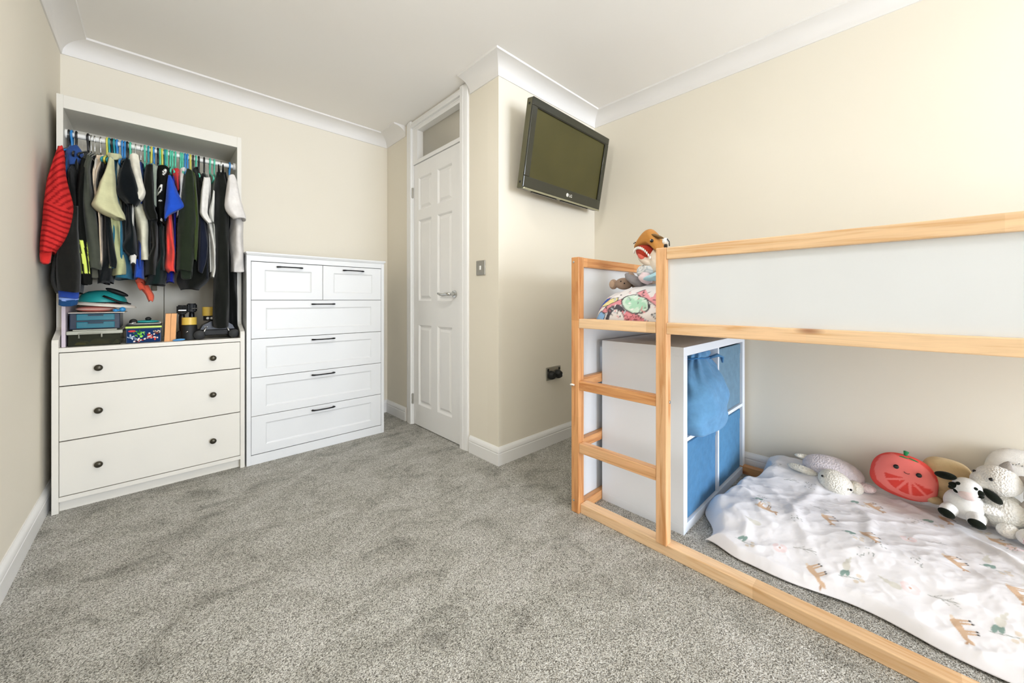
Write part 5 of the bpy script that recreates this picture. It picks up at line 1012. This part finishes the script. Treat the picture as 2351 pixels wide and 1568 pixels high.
for k in range(90):
    a, b = rr.uniform(-.99, -.62), rr.uniform(.866, 1.04); r_ = rr.uniform(0, 3.1)
    dp(ellipse_poly(a, b, rr.uniform(.004, .013), rr.uniform(.0015, .0035), r_, 10), rr.choice(['4a494e', '6b6a70', 'f0eeee', 'b9c4cf', '3d3c42', 'd98b95']))
idx = np.arange(ny2*ns2).reshape(ny2, ns2); F = np.stack([idx[:-1, :-1], idx[:-1, 1:], idx[1:, 1:], idx[1:, :-1]], -1).reshape(-1, 4).tolist()
F.append(idx[0].tolist()); F.append(idx[-1].tolist()[::-1])
o = obj('comic_duvet', (P.tolist(), [], F), MATS['duvet_print'], None, True, colors=cols); set_props(o, 'bundled duvet with colourful comic print on the loft bed', 'duvet')
# brown-grey soft toy on the heap
gb = thing('grey_bunny', 'brown-grey plush toy with round ears lying on comic duvet', 'soft toy', (1.60, .90, 1.030), (0, 0, 0))
g1 = fabric('9c8675', 'plush'); g2 = fabric('b59c86', 'plush')
mk(gb, 'head', (.0, .020, .012), (.036, .042, .028), g1); 
for (y_, z_) in ((.068, .010), (-.020, .040)):
    e = mk(gb, 'ear', (-.012, y_, z_), (.014, .022, .024), g1); obj('inner_ear', ell((-.024, y_+.002, z_), (.005, .014, .017)), g2, e, True, local=True)
mk(gb, 'body', (.05, -.055, .010), (.05, .06, .035), g1); eye(gb, (-.034, .016, .022), .0035); eye(gb, (-.034, -.002, .012), .0035)
# checked cloth and pastel fabrics
def heap(nm, lb, c, r, col, rot=(0, 0, 0), seed=1, checks=False):
    bm = ell(c, r, rot, None, 64, 40); V = np.array([v.co[:] for v in bm.verts]); n_ = fold_noise(V[:, 1]*40, V[:, 2]*40+V[:, 0]*30, seed)*.013
    for v_, d in zip(bm.verts, n_): v_.co += v_.normal*0+Vector((-.4*d, d*.5, d))
    bm.normal_update()
    if checks:
        cc = np.tile(np.array(lin(col)), (len(V), 1)); g_ = (np.sin(V[:, 1]*2*np.pi/.012) > .80) | (np.sin((V[:, 2]+.4*V[:, 0])*2*np.pi/.012) > .80); cc[g_] = lin('bcc6cc')
        o = obj(nm, bm, printed('check_print'), None, True, colors=cc)
    else: o = obj(nm, bm, fabric(col), None, True)
    return set_props(o, lb, 'cloth')
heap('checked_cloth', 'white checked muslin cloth on top of the heap', (1.625, .790, 1.098), (.06, .072, .036), 'e6e8e8', (-.25, 0, 0), 5, True)
heap('grey_cloth', 'dark grey and pink crumpled cloth under the checked one', (1.585, .850, 1.052), (.05, .050, .020), '8a8688', (.5, 0, 0), 6)
heap('pink_cloth', 'pale pink cloth folded between grey and blue cloths', (1.565, .795, 1.062), (.045, .030, .020), 'e2cfd3', (.6, 0, 0), 7)
heap('pale_blue_cloth', 'pale blue cloth on the heap beside the bed post', (1.55, .730, 1.070), (.05, .065, .014), 'a9d3e0', (-.3, 0, 0), 8)
# dinosaur hand puppet
dp_ = thing('dinosaur_puppet', 'brown dinosaur puppet with open red mouth above the bed post', 'soft toy', (1.60, .782, 1.092), (0, 0, -math.pi/2-.1)); dp_.scale = (.96, .96, .96)
br1 = fabric('b9803f', 'plush'); crm = fabric('e6d6c4', 'plush'); red = fabric('b03a28', 'plush')
# local: -Y towards the room; +X = towards the near end (right in the photo)
mk(dp_, 'neck', (.018, .0, .045), (.042, .038, .060), crm)
V = []; F = []; nA, nB = 40, 24           # upper jaw: domed snout, open below
for j in range(nB+1):
    f_ = j/nB; x = -.092+f_*.150; w_ = .050*(1-(1-f_)**3)**.5*(.8+.25*f_); h_ = (.028+.030*smoothstep(0, .5, f_)-.012*smoothstep(.75, 1, f_))*max(.06, (1-(2*abs(f_-.5))**4.0))**.5
    zc = .118+.022*math.sin(f_*2.6)-.042*smoothstep(.55, 1, f_)
    for k in range(nA):
        a = 2*math.pi*k/nA; ca, sa = math.cos(a), math.sin(a); V.append((x, w_*ca, zc+h_*(sa if sa > 0 else sa*.35)))
for j in range(nB):
    for k in range(nA): F.append((j*nA+k, j*nA+(k+1) % nA, (j+1)*nA+(k+1) % nA, (j+1)*nA+k))
F.append(tuple(range(nA))[::-1]); F.append(tuple(range(nB*nA, (nB+1)*nA)))
hd = obj('head', (V, [], F), br1, dp_, True, local=True)
mk(dp_, 'brow_ridge', (.018, -.012, .163), (.050, .022, .008), fabric('6d5128', 'plush'), (0, .38, 0))
mk(dp_, 'mouth', (-.026, -.008, .092), (.050, .038, .036), red, (0, .40, 0)); mk(dp_, 'lower_jaw', (-.018, -.006, .050), (.054, .042, .022), crm, (0, .62, 0)); mk(dp_, 'tongue', (-.030, -.032, .066), (.028, .018, .012), fabric('d4685a', 'plush'), (0, .75, 0))
bm = bmesh.new()
for k in range(13):
    f_ = k/12; x = -.080+f_*.098; z = .118-.030*(f_-.45)**2*4-.024*f_+.006; y = -.045*(1-(1-min(1, f_*1.6+.1))**3)**.5
    ell((x, y, z-.004), (.0042, .0035, .0075), (0, 0, 0), bm, 10, 8)
obj('teeth', bm, 'eye_white', dp_, True, local=True)
e = eye(dp_, (.030, -.050, .134), .008); obj('eye_glint', ell((.028, -.057, .137), (.0022, .0016, .0022), seg=10, rings=8), 'eye_white', e, True, local=True)
for x_ in (-.082, -.062): mk(dp_, 'nostril', (x_, -.040+(.02 if x_ < -.07 else 0), .138), (.003, .003, .003), 'eye_black', seg=10, rings=8)
# little skull-like figure on the rail behind the post
sk = thing('tiny_figure', 'tiny white figure with black straps perched on bed post', 'toy', (1.404, .632, 1.1625))
obj('head', ell((1.404, .632, 1.188), (.012, .012, .013)), 'white_plastic', sk, True); obj('torso', lathe([(0, 0), (.006, 0), (.007, .008), (.005, .016), (0, .017)], Matrix.Translation((1.404, .632, 1.1625)), 14), 'black_rubber', sk, True); obj('strap', tube([(1.395, .622, 1.196), (1.398, .616, 1.184), (1.401, .616, 1.168)], .002, 6), 'black_rubber', sk, True)
